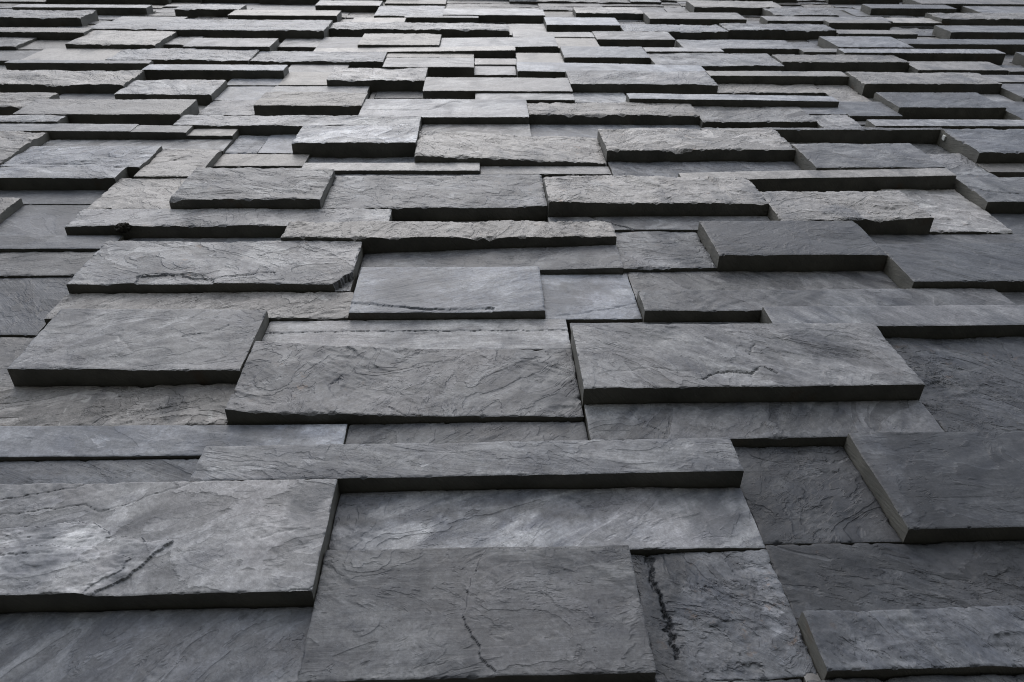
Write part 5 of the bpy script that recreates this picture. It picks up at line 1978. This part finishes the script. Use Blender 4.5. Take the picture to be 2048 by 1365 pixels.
_ -1524 -1281 8091 8235 660 625 590 86m
_ 1171 1414 8091 8235 404 352 301 84r
_ 3033 3521 8091 8162 372 398 423 124s
_ 3523 3864 8091 8186 704 659 614 99R
_ 4111 4354 8091 8186 163 225 288 106s
_ 5091 5799 8091 8186 145 167 189 87r
_ -960 -473 8115 8260 312 350 389 116s
_ 3866 4109 8115 8260 11 23 34 117m
_ -4709 -4466 8140 8235 359 365 371 95s
_ -4464 -4221 8140 8382 175 173 172 103m
_ -2994 -2261 8140 8382 183 198 213 120s
_ -1769 -1526 8140 8284 666 651 635 116s
_ 216 948 8140 8235 156 177 199 104s
_ 951 1169 8140 8235 461 457 453 106s
_ 2543 3031 8140 8284 384 368 352 89s
_ -3729 -3486 8164 8235 367 377 388 117r
_ -274 -32 8164 8260 589 521 453 84r
_ -29 213 8164 8407 589 640 690 105s
_ 1563 2051 8164 8260 343 339 335 117r
_ 2298 2541 8164 8309 451 483 516 120m
_ 3033 3521 8164 8309 602 550 498 85R
_ -3239 -2996 8189 8284 512 486 461 130s
_ 1416 1561 8189 8284 163 175 187 123r
_ 3523 3864 8189 8260 585 551 516 112s
_ 4111 4354 8189 8333 229 196 163 130s
_ 5091 5579 8189 8284 687 692 696 118s
_ 5581 6093 8189 8260 315 327 338 118s
_ -5199 -4956 8213 8309 257 337 417 93m
_ -4954 -4711 8213 8309 533 539 546 118r
_ -4709 -4466 8238 8333 538 559 579 103s
_ -3729 -3241 8238 8333 689 691 693 112r
_ -1524 -1281 8238 8382 157 147 137 95s
_ 216 1193 8238 8309 348 343 338 88r
_ 1196 1414 8238 8309 121 74 27 93s
_ 4356 4599 8238 8333 261 270 279 89R
_ 4601 5089 8238 8333 639 651 663 114s
_ -960 -473 8262 8407 46 38 31 125s
_ -274 -32 8262 8358 410 441 472 121r
_ 1563 2051 8262 8358 697 700 703 100s
_ 3523 4109 8262 8333 163 152 141 117s
_ 5581 6093 8262 8333 107 152 198 100R
_ -4219 -3731 8287 8382 260 225 191 124r
_ -3239 -2996 8287 8382 0 61 122 107s
_ -1769 -1526 8287 8382 760 796 833 124r
_ 1416 1561 8287 8358 630 605 580 97m
_ 2053 2296 8287 8382 505 556 607 116s
_ 2543 3031 8287 8382 293 197 101 84s
_ 5091 5579 8287 8529 84 40 -5 127r
_ -5199 -4711 8311 8456 438 413 388 116s
_ -2259 -1771 8311 8382 29 13 -3 124m
_ -1279 -963 8311 8407 57 106 155 102s
_ -470 -277 8311 8554 570 606 641 95s
_ 216 458 8311 8456 208 245 282 124r
_ 461 948 8311 8407 413 454 496 91r
_ 951 1414 8311 8554 610 621 631 112s
_ 2298 2541 8311 8407 622 589 557 96s
_ 3033 3276 8311 8456 431 419 407 82s
_ 3278 3521 8311 8407 426 438 449 100r
_ -4709 -4466 8336 8431 374 390 406 115R
_ -3729 -3241 8336 8431 487 485 483 94s
_ 3523 4011 8336 8431 171 162 154 92s
_ 4013 4256 8336 8480 338 356 375 92s
_ 4258 4746 8336 8407 150 147 144 97r
_ 4748 5089 8336 8431 480 517 555 114R
_ 5581 6093 8336 8578 168 179 190 85r
_ -274 -32 8360 8456 271 194 118 117r
_ 1416 2051 8360 8505 537 485 434 95s
_ -4464 -3976 8385 8480 157 140 124 124s
_ -3974 -3731 8385 8529 178 185 191 133r
_ -3239 -2506 8385 8456 216 216 215 85s
_ -2504 -2016 8385 8529 117 128 138 89s
_ -2014 -1526 8385 8480 317 401 486 102r
_ -1524 -1281 8385 8529 43 75 108 112R
_ 2053 2296 8385 8480 500 461 422 130r
_ 2543 2786 8385 8480 167 144 122 111m
_ 2788 3031 8385 8529 35 10 -14 107s
_ -1279 -473 8409 8554 442 382 322 107r
_ -29 213 8409 8554 144 136 128 100s
_ 461 948 8409 8505 607 619 632 119r
_ 2298 2541 8409 8578 668 674 680 106s
_ 3278 3521 8409 8554 545 525 505 89r
_ 4258 4746 8409 8554 634 605 575 126r
_ -4709 -4466 8434 8529 376 324 273 103r
_ -3729 -3241 8434 8505 99 121 144 103s
_ 3523 4011 8434 8578 671 691 710 114m
_ 4748 5089 8434 8578 350 351 353 130s
_ -5199 -4711 8458 8578 565 537 510 98s
_ -3239 -2751 8458 8554 199 180 161 107r
_ -2749 -2506 8458 8578 20 42 64 93m
_ -274 -32 8458 8578 -1 47 95 125s
_ 216 458 8458 8554 540 521 501 97s
_ 3033 3276 8458 8554 163 160 158 89s
_ -4464 -3976 8483 8578 422 420 417 127R
_ -2014 -1526 8483 8578 649 690 732 118s
_ 2053 2296 8483 8578 378 384 389 93R
_ 2543 2786 8483 8578 59 4 -50 91s
_ 4013 4256 8483 8578 348 330 311 89m
_ -3729 -3241 8507 8578 112 121 129 94r
_ 461 948 8507 8578 168 135 101 133R
_ 1416 2051 8507 8578 561 533 504 112r
_ -4709 -4466 8532 8578 -99 -100 -101 92R
_ -3974 -3731 8532 8578 -11 5 22 79s
_ -2504 -2016 8532 8578 -101 -52 -2 100s
_ -1524 -1281 8532 8578 35 15 -4 105s
_ 2788 3031 8532 8578 -65 -74 -83 104m
_ 5091 5579 8532 8578 -8 -51 -95 79s
_ -3239 -2751 8556 8578 -146 -77 -8 104s
_ -1279 -546 8556 8578 -116 -65 -15 87s
_ -544 -277 8556 8578 -24 -72 -121 88r
_ -29 458 8556 8578 -33 -19 -6 79m
_ 951 1414 8556 8578 -146 -90 -35 81s
_ 3033 3521 8556 8578 -6 20 46 86r
_ 4258 4746 8556 8578 2 -26 -54 104s
"""
BACK = -0.035             # backing plane behind the slabs
CLEFT = {'s': .12, 'm': .38, 'r': .68, 'R': 1.0, 'c': .8, 'F': .34, 'w': .45, 'f': .5}
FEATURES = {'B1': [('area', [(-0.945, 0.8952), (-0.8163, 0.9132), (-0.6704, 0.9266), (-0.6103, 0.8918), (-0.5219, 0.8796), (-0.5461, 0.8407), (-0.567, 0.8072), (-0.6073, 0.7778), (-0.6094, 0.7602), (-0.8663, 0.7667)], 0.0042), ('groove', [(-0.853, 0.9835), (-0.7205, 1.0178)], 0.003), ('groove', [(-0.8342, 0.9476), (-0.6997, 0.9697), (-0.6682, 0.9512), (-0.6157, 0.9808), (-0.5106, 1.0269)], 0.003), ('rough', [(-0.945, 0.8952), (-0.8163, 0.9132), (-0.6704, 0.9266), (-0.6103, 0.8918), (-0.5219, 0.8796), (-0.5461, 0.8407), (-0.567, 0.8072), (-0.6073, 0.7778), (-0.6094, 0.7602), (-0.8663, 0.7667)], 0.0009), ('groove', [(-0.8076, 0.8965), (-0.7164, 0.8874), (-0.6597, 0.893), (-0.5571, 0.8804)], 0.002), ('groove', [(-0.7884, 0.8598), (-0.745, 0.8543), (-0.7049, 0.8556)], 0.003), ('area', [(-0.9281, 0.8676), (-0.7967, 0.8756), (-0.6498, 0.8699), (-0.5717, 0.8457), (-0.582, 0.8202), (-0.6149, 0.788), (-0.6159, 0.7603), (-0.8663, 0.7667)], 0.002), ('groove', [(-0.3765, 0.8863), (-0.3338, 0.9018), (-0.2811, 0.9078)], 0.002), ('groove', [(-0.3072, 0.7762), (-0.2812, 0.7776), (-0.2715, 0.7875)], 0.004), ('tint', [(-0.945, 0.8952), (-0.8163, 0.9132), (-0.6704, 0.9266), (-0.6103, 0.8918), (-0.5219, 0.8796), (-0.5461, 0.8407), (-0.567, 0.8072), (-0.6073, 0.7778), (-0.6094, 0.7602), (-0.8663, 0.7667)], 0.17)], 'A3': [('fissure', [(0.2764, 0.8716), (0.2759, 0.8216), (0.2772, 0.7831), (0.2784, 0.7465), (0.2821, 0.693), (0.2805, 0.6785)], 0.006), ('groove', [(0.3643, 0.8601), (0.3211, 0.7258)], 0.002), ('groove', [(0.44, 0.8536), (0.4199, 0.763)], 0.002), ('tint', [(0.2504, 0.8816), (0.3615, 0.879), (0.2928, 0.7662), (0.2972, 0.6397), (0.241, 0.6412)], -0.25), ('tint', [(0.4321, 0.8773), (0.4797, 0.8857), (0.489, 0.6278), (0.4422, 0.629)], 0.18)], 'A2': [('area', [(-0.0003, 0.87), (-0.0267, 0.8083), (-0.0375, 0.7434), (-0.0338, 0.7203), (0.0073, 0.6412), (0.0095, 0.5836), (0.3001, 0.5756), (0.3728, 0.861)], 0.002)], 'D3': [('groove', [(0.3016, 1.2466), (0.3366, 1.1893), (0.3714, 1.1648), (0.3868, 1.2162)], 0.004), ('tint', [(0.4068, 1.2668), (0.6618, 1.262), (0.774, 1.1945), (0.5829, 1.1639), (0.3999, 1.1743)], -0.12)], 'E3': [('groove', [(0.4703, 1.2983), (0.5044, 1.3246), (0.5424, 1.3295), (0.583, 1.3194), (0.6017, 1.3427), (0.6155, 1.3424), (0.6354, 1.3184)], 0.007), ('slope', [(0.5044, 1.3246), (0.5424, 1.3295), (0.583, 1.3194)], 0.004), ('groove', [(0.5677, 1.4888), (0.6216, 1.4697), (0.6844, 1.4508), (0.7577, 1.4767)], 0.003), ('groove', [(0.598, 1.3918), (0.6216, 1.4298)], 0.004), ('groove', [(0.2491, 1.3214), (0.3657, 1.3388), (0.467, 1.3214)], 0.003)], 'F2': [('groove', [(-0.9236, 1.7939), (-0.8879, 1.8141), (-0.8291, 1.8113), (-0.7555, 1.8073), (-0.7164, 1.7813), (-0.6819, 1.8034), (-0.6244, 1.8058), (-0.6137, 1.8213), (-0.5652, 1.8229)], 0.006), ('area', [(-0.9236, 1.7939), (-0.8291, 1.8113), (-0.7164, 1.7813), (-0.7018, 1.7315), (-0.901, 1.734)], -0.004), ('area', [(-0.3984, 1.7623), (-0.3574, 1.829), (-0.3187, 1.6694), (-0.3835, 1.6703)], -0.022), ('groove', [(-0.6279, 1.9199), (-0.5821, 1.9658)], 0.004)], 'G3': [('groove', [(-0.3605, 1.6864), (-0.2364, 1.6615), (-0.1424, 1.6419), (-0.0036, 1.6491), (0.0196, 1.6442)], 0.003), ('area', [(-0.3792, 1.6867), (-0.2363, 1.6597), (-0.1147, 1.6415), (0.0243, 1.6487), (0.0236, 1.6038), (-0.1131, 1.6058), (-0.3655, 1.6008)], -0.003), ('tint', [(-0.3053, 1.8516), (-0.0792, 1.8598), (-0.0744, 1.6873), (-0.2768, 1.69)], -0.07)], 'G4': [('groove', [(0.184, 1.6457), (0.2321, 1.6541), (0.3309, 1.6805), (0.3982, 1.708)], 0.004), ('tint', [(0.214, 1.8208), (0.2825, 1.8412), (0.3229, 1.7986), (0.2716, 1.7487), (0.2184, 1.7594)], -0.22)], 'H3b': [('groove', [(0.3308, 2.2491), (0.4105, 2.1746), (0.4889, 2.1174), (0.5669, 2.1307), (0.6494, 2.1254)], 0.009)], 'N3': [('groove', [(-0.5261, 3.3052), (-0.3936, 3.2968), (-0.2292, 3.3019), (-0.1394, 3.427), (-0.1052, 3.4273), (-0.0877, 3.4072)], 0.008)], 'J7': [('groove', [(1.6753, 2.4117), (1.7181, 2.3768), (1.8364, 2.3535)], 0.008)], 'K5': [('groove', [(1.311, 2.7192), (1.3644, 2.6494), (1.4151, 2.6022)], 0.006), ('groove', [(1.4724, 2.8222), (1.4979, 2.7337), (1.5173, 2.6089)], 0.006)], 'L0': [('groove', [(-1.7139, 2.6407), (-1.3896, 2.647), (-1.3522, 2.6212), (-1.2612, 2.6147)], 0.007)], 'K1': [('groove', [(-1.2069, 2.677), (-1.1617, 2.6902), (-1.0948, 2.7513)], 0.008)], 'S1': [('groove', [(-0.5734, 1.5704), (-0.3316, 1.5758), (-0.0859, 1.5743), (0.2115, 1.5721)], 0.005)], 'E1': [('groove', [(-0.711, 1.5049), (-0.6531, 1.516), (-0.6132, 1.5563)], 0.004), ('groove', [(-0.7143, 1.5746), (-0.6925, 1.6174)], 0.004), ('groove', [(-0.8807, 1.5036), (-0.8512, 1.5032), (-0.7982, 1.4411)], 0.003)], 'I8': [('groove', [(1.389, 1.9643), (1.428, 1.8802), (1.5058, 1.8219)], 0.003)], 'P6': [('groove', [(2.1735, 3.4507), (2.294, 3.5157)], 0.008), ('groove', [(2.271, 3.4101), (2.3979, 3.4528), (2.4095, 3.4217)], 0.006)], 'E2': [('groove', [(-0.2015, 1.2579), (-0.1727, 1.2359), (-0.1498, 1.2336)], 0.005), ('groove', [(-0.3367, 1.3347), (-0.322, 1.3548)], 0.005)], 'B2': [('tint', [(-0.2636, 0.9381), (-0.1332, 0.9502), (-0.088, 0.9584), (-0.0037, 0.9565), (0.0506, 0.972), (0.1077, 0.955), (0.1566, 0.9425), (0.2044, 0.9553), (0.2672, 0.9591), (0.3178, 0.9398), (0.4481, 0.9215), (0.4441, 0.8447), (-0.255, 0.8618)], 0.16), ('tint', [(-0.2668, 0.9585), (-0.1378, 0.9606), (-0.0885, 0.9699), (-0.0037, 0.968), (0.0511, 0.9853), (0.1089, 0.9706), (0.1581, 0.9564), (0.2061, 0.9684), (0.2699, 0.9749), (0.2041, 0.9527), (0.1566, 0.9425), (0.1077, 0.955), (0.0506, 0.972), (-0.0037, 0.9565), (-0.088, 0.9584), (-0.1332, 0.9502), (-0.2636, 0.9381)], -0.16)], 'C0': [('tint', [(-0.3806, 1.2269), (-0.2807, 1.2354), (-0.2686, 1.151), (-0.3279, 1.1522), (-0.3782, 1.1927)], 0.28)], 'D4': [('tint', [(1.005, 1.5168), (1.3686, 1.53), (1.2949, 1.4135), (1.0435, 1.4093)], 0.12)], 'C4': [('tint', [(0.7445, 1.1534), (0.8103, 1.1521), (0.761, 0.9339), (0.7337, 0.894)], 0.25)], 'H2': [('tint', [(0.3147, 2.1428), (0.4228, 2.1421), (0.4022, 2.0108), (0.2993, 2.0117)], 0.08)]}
# bedding hue: 0 bluish ... 1 brownish
HUE = {'C4': 0.12, 'H4': 0.12, 'B3': 0.12, 'B4': 0.12, 'F0': 0.12, 'G4': 0.12, 'G3': 0.12, 'I0': 0.12, 'J0': 0.12, 'C0': 0.12, 'N7': 0.12, 'P6': 0.12, 'A1': 0.12, 'A3': 0.12, 'D4': 0.12, 'C1': 0.12, 'I9': 0.12, 'P7': 0.12, 'K7': 0.12, 'I8': 0.12, 'A4': 0.12, 'A2': 0.35, 'D3': 0.35, 'F4': 0.35, 'C2': 0.35, 'H3': 0.35, 'A5': 0.35, 'B2': 0.35, 'F5': 0.35, 'I7': 0.35, 'D2': 0.35, 'E3': 0.62, 'B1': 0.62, 'E1': 0.62, 'F2': 0.62, 'S1': 0.62, 'G5': 0.62, 'H1': 0.62, 'I2': 0.62, 'E2': 0.6, 'D1': 0.82, 'K3': 0.82, 'L4': 0.82, 'I4': 0.82, 'I5': 0.82, 'P5': 0.82, 'M00': 0.82, 'O0': 0.82, 'Q0': 0.82, 'R8': 0.82, 'N4': 0.82}

def inside(px, pz, poly):
    r = np.zeros(px.shape, bool); n = len(poly)
    for i in range(n):
        x1, z1 = poly[i]; x2, z2 = poly[(i+1) % n]
        if z1 == z2: continue
        c = ((z1 > pz) != (z2 > pz)) & (px < (x2-x1)*(pz-z1)/(z2-z1)+x1)
        r ^= c
    return r
def seg_dist(px, pz, pl):
    d = np.full(px.shape, 9.)
    for (x1, z1), (x2, z2) in zip(pl[:-1], pl[1:]):
        dx, dz = x2-x1, z2-z1; L = dx*dx+dz*dz+1e-12
        s = np.clip(((px-x1)*dx+(pz-z1)*dz)/L, 0, 1)
        d = np.minimum(d, np.hypot(px-x1-s*dx, pz-z1-s*dz))
    return d

def slab_geo(ident, u0, u1, v0, v1, d3, tone, style, seed, step):
    """front face as a riven grid, sawn edges back to the bedding plane. World coordinates."""
    k = CLEFT[style]; N = NOISE[seed % 24]; sx = (seed*7.13) % 90; sz = (seed*3.77) % 90
    nx = max(2, int(math.ceil((u1-u0)/step))); nz = max(2, int(math.ceil((v1-v0)/step)))
    gu = np.linspace(u0, u1, nx+1); gv = np.linspace(v0, v1, nz+1)
    X, Z = np.meshgrid(gu, gv, indexing='ij')
    s = (X-u0)/(u1-u0)
    dl, dm, dr = d3
    dep = dl*(1-s)*(1-2*s)+4*dm*s*(1-s)+dr*s*(2*s-1)
    a = ((seed*0.618) % 1-.5)*1.6; ca, sa = math.cos(a), math.sin(a)
    XR = X*ca+Z*sa; ZR = -X*sa+Z*ca
    low = N.fbm(X*3.2+sx, Z*5+sz, 2)
    h = low*(.0007+.0048*k*k)
    # cleavage flakes: flat terraces with one-sided cliffs, only in patches
    mask = np.clip(N.fbm(X*4.1+sz*2, Z*6+sx*2, 2)*2.4+.25+.35*k, .06, 1)
    t = N.fbm(XR*3.3+sz, ZR*9+sx, 4, .52)*2.6
    f = np.floor(t); fr = t-f
    h = h+(f+fr**9-.5)*(.0003+.0027*k)*mask
    t2 = N.fbm(XR*9+sx*2, ZR*24+sz, 4, .6)*2.4
    f2 = np.floor(t2); h = h+(f2+(t2-f2)**7)*(.0002+.0014*k)*mask*mask
    if k > .6: h = h+N.fbm(XR*38+sx, ZR*70+sz, 2, .6)*.0011*k*mask
    # spalled arrises
    rnd = random.Random(seed)
    eb = Z-v0; et = v1-Z; el = X-u0; er = u1-X
    for e, along, w0 in ((eb, X, 1.0), (et, X, .8), (el, Z, .45), (er, Z, .45)):
        w = np.maximum(0, N.fbm(along*8+sx*3+w0*31, along*0+sz+w0*7, 3, .6)*.045*(.3+k)*w0-.017)
        w2 = np.maximum(0, N.fbm(along*34+sx+w0*13, along*0+sz*2+w0*3, 3, .65)*.013*(.4+k)-.0022)
        h = h-np.maximum(0, w-e)*.5-np.maximum(0, w2-e)*.8
        h = h-np.maximum(0, .0014+.0008*N(along*120+sx, along*0+w0*9)-e)*.7
    for kind, pts, amt in FEATURES.get(ident, ()):
        wob = N.fbm(X*26+3, Z*26+8, 4, .6)*.011; wob2 = N.fbm(X*26+50, Z*26+71, 4, .6)*.011
        if kind == 'area': h = h+inside(X+wob*.7, Z+wob2*.7, pts)*amt
        elif kind == 'groove': wd = step*(.75+.8*np.clip(N(X*14+sx, Z*14+sz)+.4, 0, 1.2)); h = h-np.maximum(0, 1-seg_dist(X+wob*.6, Z+wob2*.6, pts)/wd)*amt*.6
        elif kind == 'fissure':
            wd = .0028+.0048*np.clip(N(X*20+sx, Z*20+sz)+.5, 0, 1); dd = seg_dist(X+wob*1.3, Z+wob2*.8, pts)
            h = h-np.clip(1.4*(1-dd/wd), 0, 1)*amt-np.maximum(0, 1-dd/.022)*.003
        elif kind == 'rough':
            tt = N.fbm(X*7+sx*3, Z*34+sz*3, 5, .62)*2.4; ff = np.floor(tt)
            h = h+inside(X+wob, Z+wob2, pts)*((ff+(tt-ff)**6)*amt+N.fbm(X*60, Z*90, 2)*amt*.5)
        elif kind == 'slope':
            dd = seg_dist(X+wob, Z+wob2, pts); h = h-np.maximum(0, 1-dd/.05)**1.2*amt
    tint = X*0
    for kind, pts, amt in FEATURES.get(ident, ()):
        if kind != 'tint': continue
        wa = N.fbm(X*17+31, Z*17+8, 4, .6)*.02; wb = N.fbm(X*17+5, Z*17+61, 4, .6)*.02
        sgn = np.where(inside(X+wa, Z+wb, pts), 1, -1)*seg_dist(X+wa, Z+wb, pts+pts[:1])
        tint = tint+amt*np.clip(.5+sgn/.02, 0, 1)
    dep = np.maximum(dep+h, BACK+.006)
    # slightly uneven outline
    jx = N(Z*22+5, Z*0+sx)*.0016; jz = N(X*16+9, X*0+sz)*.0018
    Xp = X+np.where((el < 1e-9) | (er < 1e-9), jx, 0); Zp = Z+np.where((eb < 1e-9) | (et < 1e-9), jz, 0)
    front = np.stack([Xp, 1-dep, Zp], -1).reshape(-1, 3)
    I = np.arange((nx+1)*(nz+1)).reshape(nx+1, nz+1)
    q = np.stack([I[:-1, :-1], I[1:, :-1], I[1:, 1:], I[:-1, 1:]], -1).reshape(-1, 4)
    fy = front[:, 1][q]; steep = (fy.max(1)-fy.min(1)) > .75*step
    per = np.concatenate([I[:, 0], I[-1, 1:], I[-2::-1, -1], I[0, -2:0:-1]])
    n = len(front); m = len(per)
    e1 = front[per]; e2 = e1.copy(); e2[:, 1] = 1-BACK-.004
    verts = np.concatenate([front, e1, e2])
    i = np.arange(m); j = (i+1) % m
    sq = np.stack([n+i, n+m+i, n+m+j, n+j], -1)
    faces = np.concatenate([q, sq]); mats = np.concatenate([np.where(steep, 2, 0), np.ones(len(sq), int)])
    P = verts*SC; P[:, 2] += EYE
    att = np.tile(np.array([[(seed*0.37) % 10, tone, k]]), (len(P), 1))
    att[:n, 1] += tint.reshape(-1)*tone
    hv = HUE.get(ident, (seed*.377) % 1)
    return P, faces, mats, att, np.full(len(P), hv)

def build(name, P, F, Mt, att, hue, origin):
    me = bpy.data.meshes.new(name)
    P = P-np.array(origin)
    me.vertices.add(len(P)); me.vertices.foreach_set('co', P.astype(np.float32).ravel())
    me.loops.add(len(F)*4); me.loops.foreach_set('vertex_index', F.astype(np.int32).ravel())
    me.polygons.add(len(F)); me.polygons.foreach_set('loop_start', np.arange(0, len(F)*4, 4, dtype=np.int32))
    me.polygons.foreach_set('material_index', (Mt == 1).astype(np.int32))
    me.polygons.foreach_set('use_smooth', (Mt == 0))
    at = me.attributes.new('slab', 'FLOAT_VECTOR', 'POINT'); at.data.foreach_set('vector', att.astype(np.float32).ravel())
    ah = me.attributes.new('bed_hue', 'FLOAT', 'POINT'); ah.data.foreach_set('value', hue.astype(np.float32))
    me.materials.append(M_RIVEN); me.materials.append(M_SAWN)
    me.update(calc_edges=True); me.validate()
    return me

# ---------------------------------------------------------------- ground, wall
def sheet(name, x0, x1, y0, y1, z, mat, parent=None):
    me = bpy.data.meshes.new(name)
    me.from_pydata([(x0, y0, z), (x1, y0, z), (x1, y1, z), (x0, y1, z)], [], [(0, 1, 2, 3)]); me.materials.append(mat)
    return link(name, me, parent)
g = sheet('ground', -400, 400, -400, 400, 0, M_GROUND); g['kind'] = 'structure'

wall = bpy.data.objects.new('slate_wall', None); col.objects.link(wall)
wall.location = (0, SC, 0)
wall['label'] = 'tall wall clad in rough grey slate slabs set at uneven depths'
wall['category'] = 'wall'; wall['kind'] = 'thing'
rows = [r.split() for r in TABLE.strip().splitlines()]
U0 = min(int(r[1]) for r in rows)/1000*SC-.02; U1 = max(int(r[2]) for r in rows)/1000*SC+.02; VT = max(int(r[4]) for r in rows)/1000*SC+EYE
y0 = (1-BACK)*SC; y1 = y0+.35
bv = [(x, y, z) for x in (U0, U1) for y in (y0, y1) for z in (-.05, VT)]
bm = bpy.data.meshes.new('backing')
bm.from_pydata([(x, y-SC, z) for x, y, z in bv], [], [(0, 1, 3, 2), (4, 6, 7, 5), (0, 4, 5, 1), (2, 3, 7, 6), (1, 5, 7, 3), (0, 2, 6, 4)])
bm.materials.append(M_MORTAR); link('backing', bm, wall)

LABELS = {'B1': 'slab with a broken pale flake and a dark diagonal crack', 'A3': 'dark slab with a deep vertical cleft', 'B2': 'recessed slab with wavy pale and dark bands', 'D1': 'very rough mottled slab'}
rest = []; nv = 0
for i, r in enumerate(rows):
    u0, u1, v0, v1 = (int(x)/1000 for x in r[1:5]); d3 = [int(x)/10000 for x in r[5:8]]
    tone = int(r[8][:-1])/100; style = r[8][-1]
    dist = math.hypot(1, max(0.6, (v0+v1)/2), (max(u0, min(0, u1))))
    if i < 300: step = (.0018 if r[0] in FEATURES else .0024)*max(1, dist/1.2)**1.3
    else: step = .06
    P, F, Mt, at, hu = slab_geo(r[0], u0, u1, v0, v1, d3, tone, style, i*13+5, step)
    if i < 300:
        org = ((u0+u1)/2*SC, SC, v0*SC+EYE)
        o = link('slate_slab', build('slate_slab', P, F, Mt, at, hu, org), wall)
        o.location = (org[0], 0, org[2])
        if r[0] in LABELS: o['label'] = LABELS[r[0]]
    else:
        rest.append((P, F+nv, Mt, at, hu)); nv += len(P)
me = build('slate_slabs_beyond', *[np.concatenate([q[k] for q in rest]) for k in range(5)], (0, SC, 0))
o = link('slate_cladding', me, wall); o['kind'] = 'stuff'

# ---------------------------------------------------------------- small things
M_NEST = plain('dark_debris', (.012, .011, .009), (.035, .031, .024), 90, .95, .004)
M_SHIM = plain('pale_plastic', (.42, .43, .42), (.55, .55, .53), 50, .5, .0005)
import bmesh
def lump(name, loc, size, seed):
    bm = bmesh.new(); bmesh.ops.create_icosphere(bm, subdivisions=4, radius=1)
    N = NOISE[seed % 24]
    for v in bm.verts:
        c = v.co.copy(); r = 1+.45*float(N.fbm(np.array(c.x*1.7+c.z*2.3+9), np.array(c.y*2.1-c.z*1.3+4), 4, .65))
        v.co = Vector((c.x*r*size[0], c.y*r*size[1], c.z*r*size[2]))
    me = bpy.data.meshes.new(name); bm.to_mesh(me); bm.free(); me.materials.append(M_NEST)
    o = link(name, me); o.location = loc
    return o
nest = lump('debris_clump', (-1.1122, 0.9894, 3.7232), (.024, .016, .013), 3)
nest['label'] = 'small dark clump of debris lodged under a slab edge'; nest['category'] = 'debris'
for loc in [(1.9368, 0.9894, 4.5995), (1.6771, 0.9843, 4.0958)]:
    bm = bmesh.new(); bmesh.ops.create_cube(bm, size=1)
    for v in bm.verts: v.co = Vector((v.co.x*(.005 if v.co.z > 0 else .009), v.co.y*.02, v.co.z*.024))
    bmesh.ops.bevel(bm, geom=bm.edges[:], offset=.0012, segments=2, affect='EDGES')
    me = bpy.data.meshes.new('spacer'); bm.to_mesh(me); bm.free(); me.materials.append(M_SHIM)
    o = link('spacer', me, wall); o.location = (loc[0], loc[1]-SC, loc[2]); o['label'] = 'pale plastic spacer between slabs'
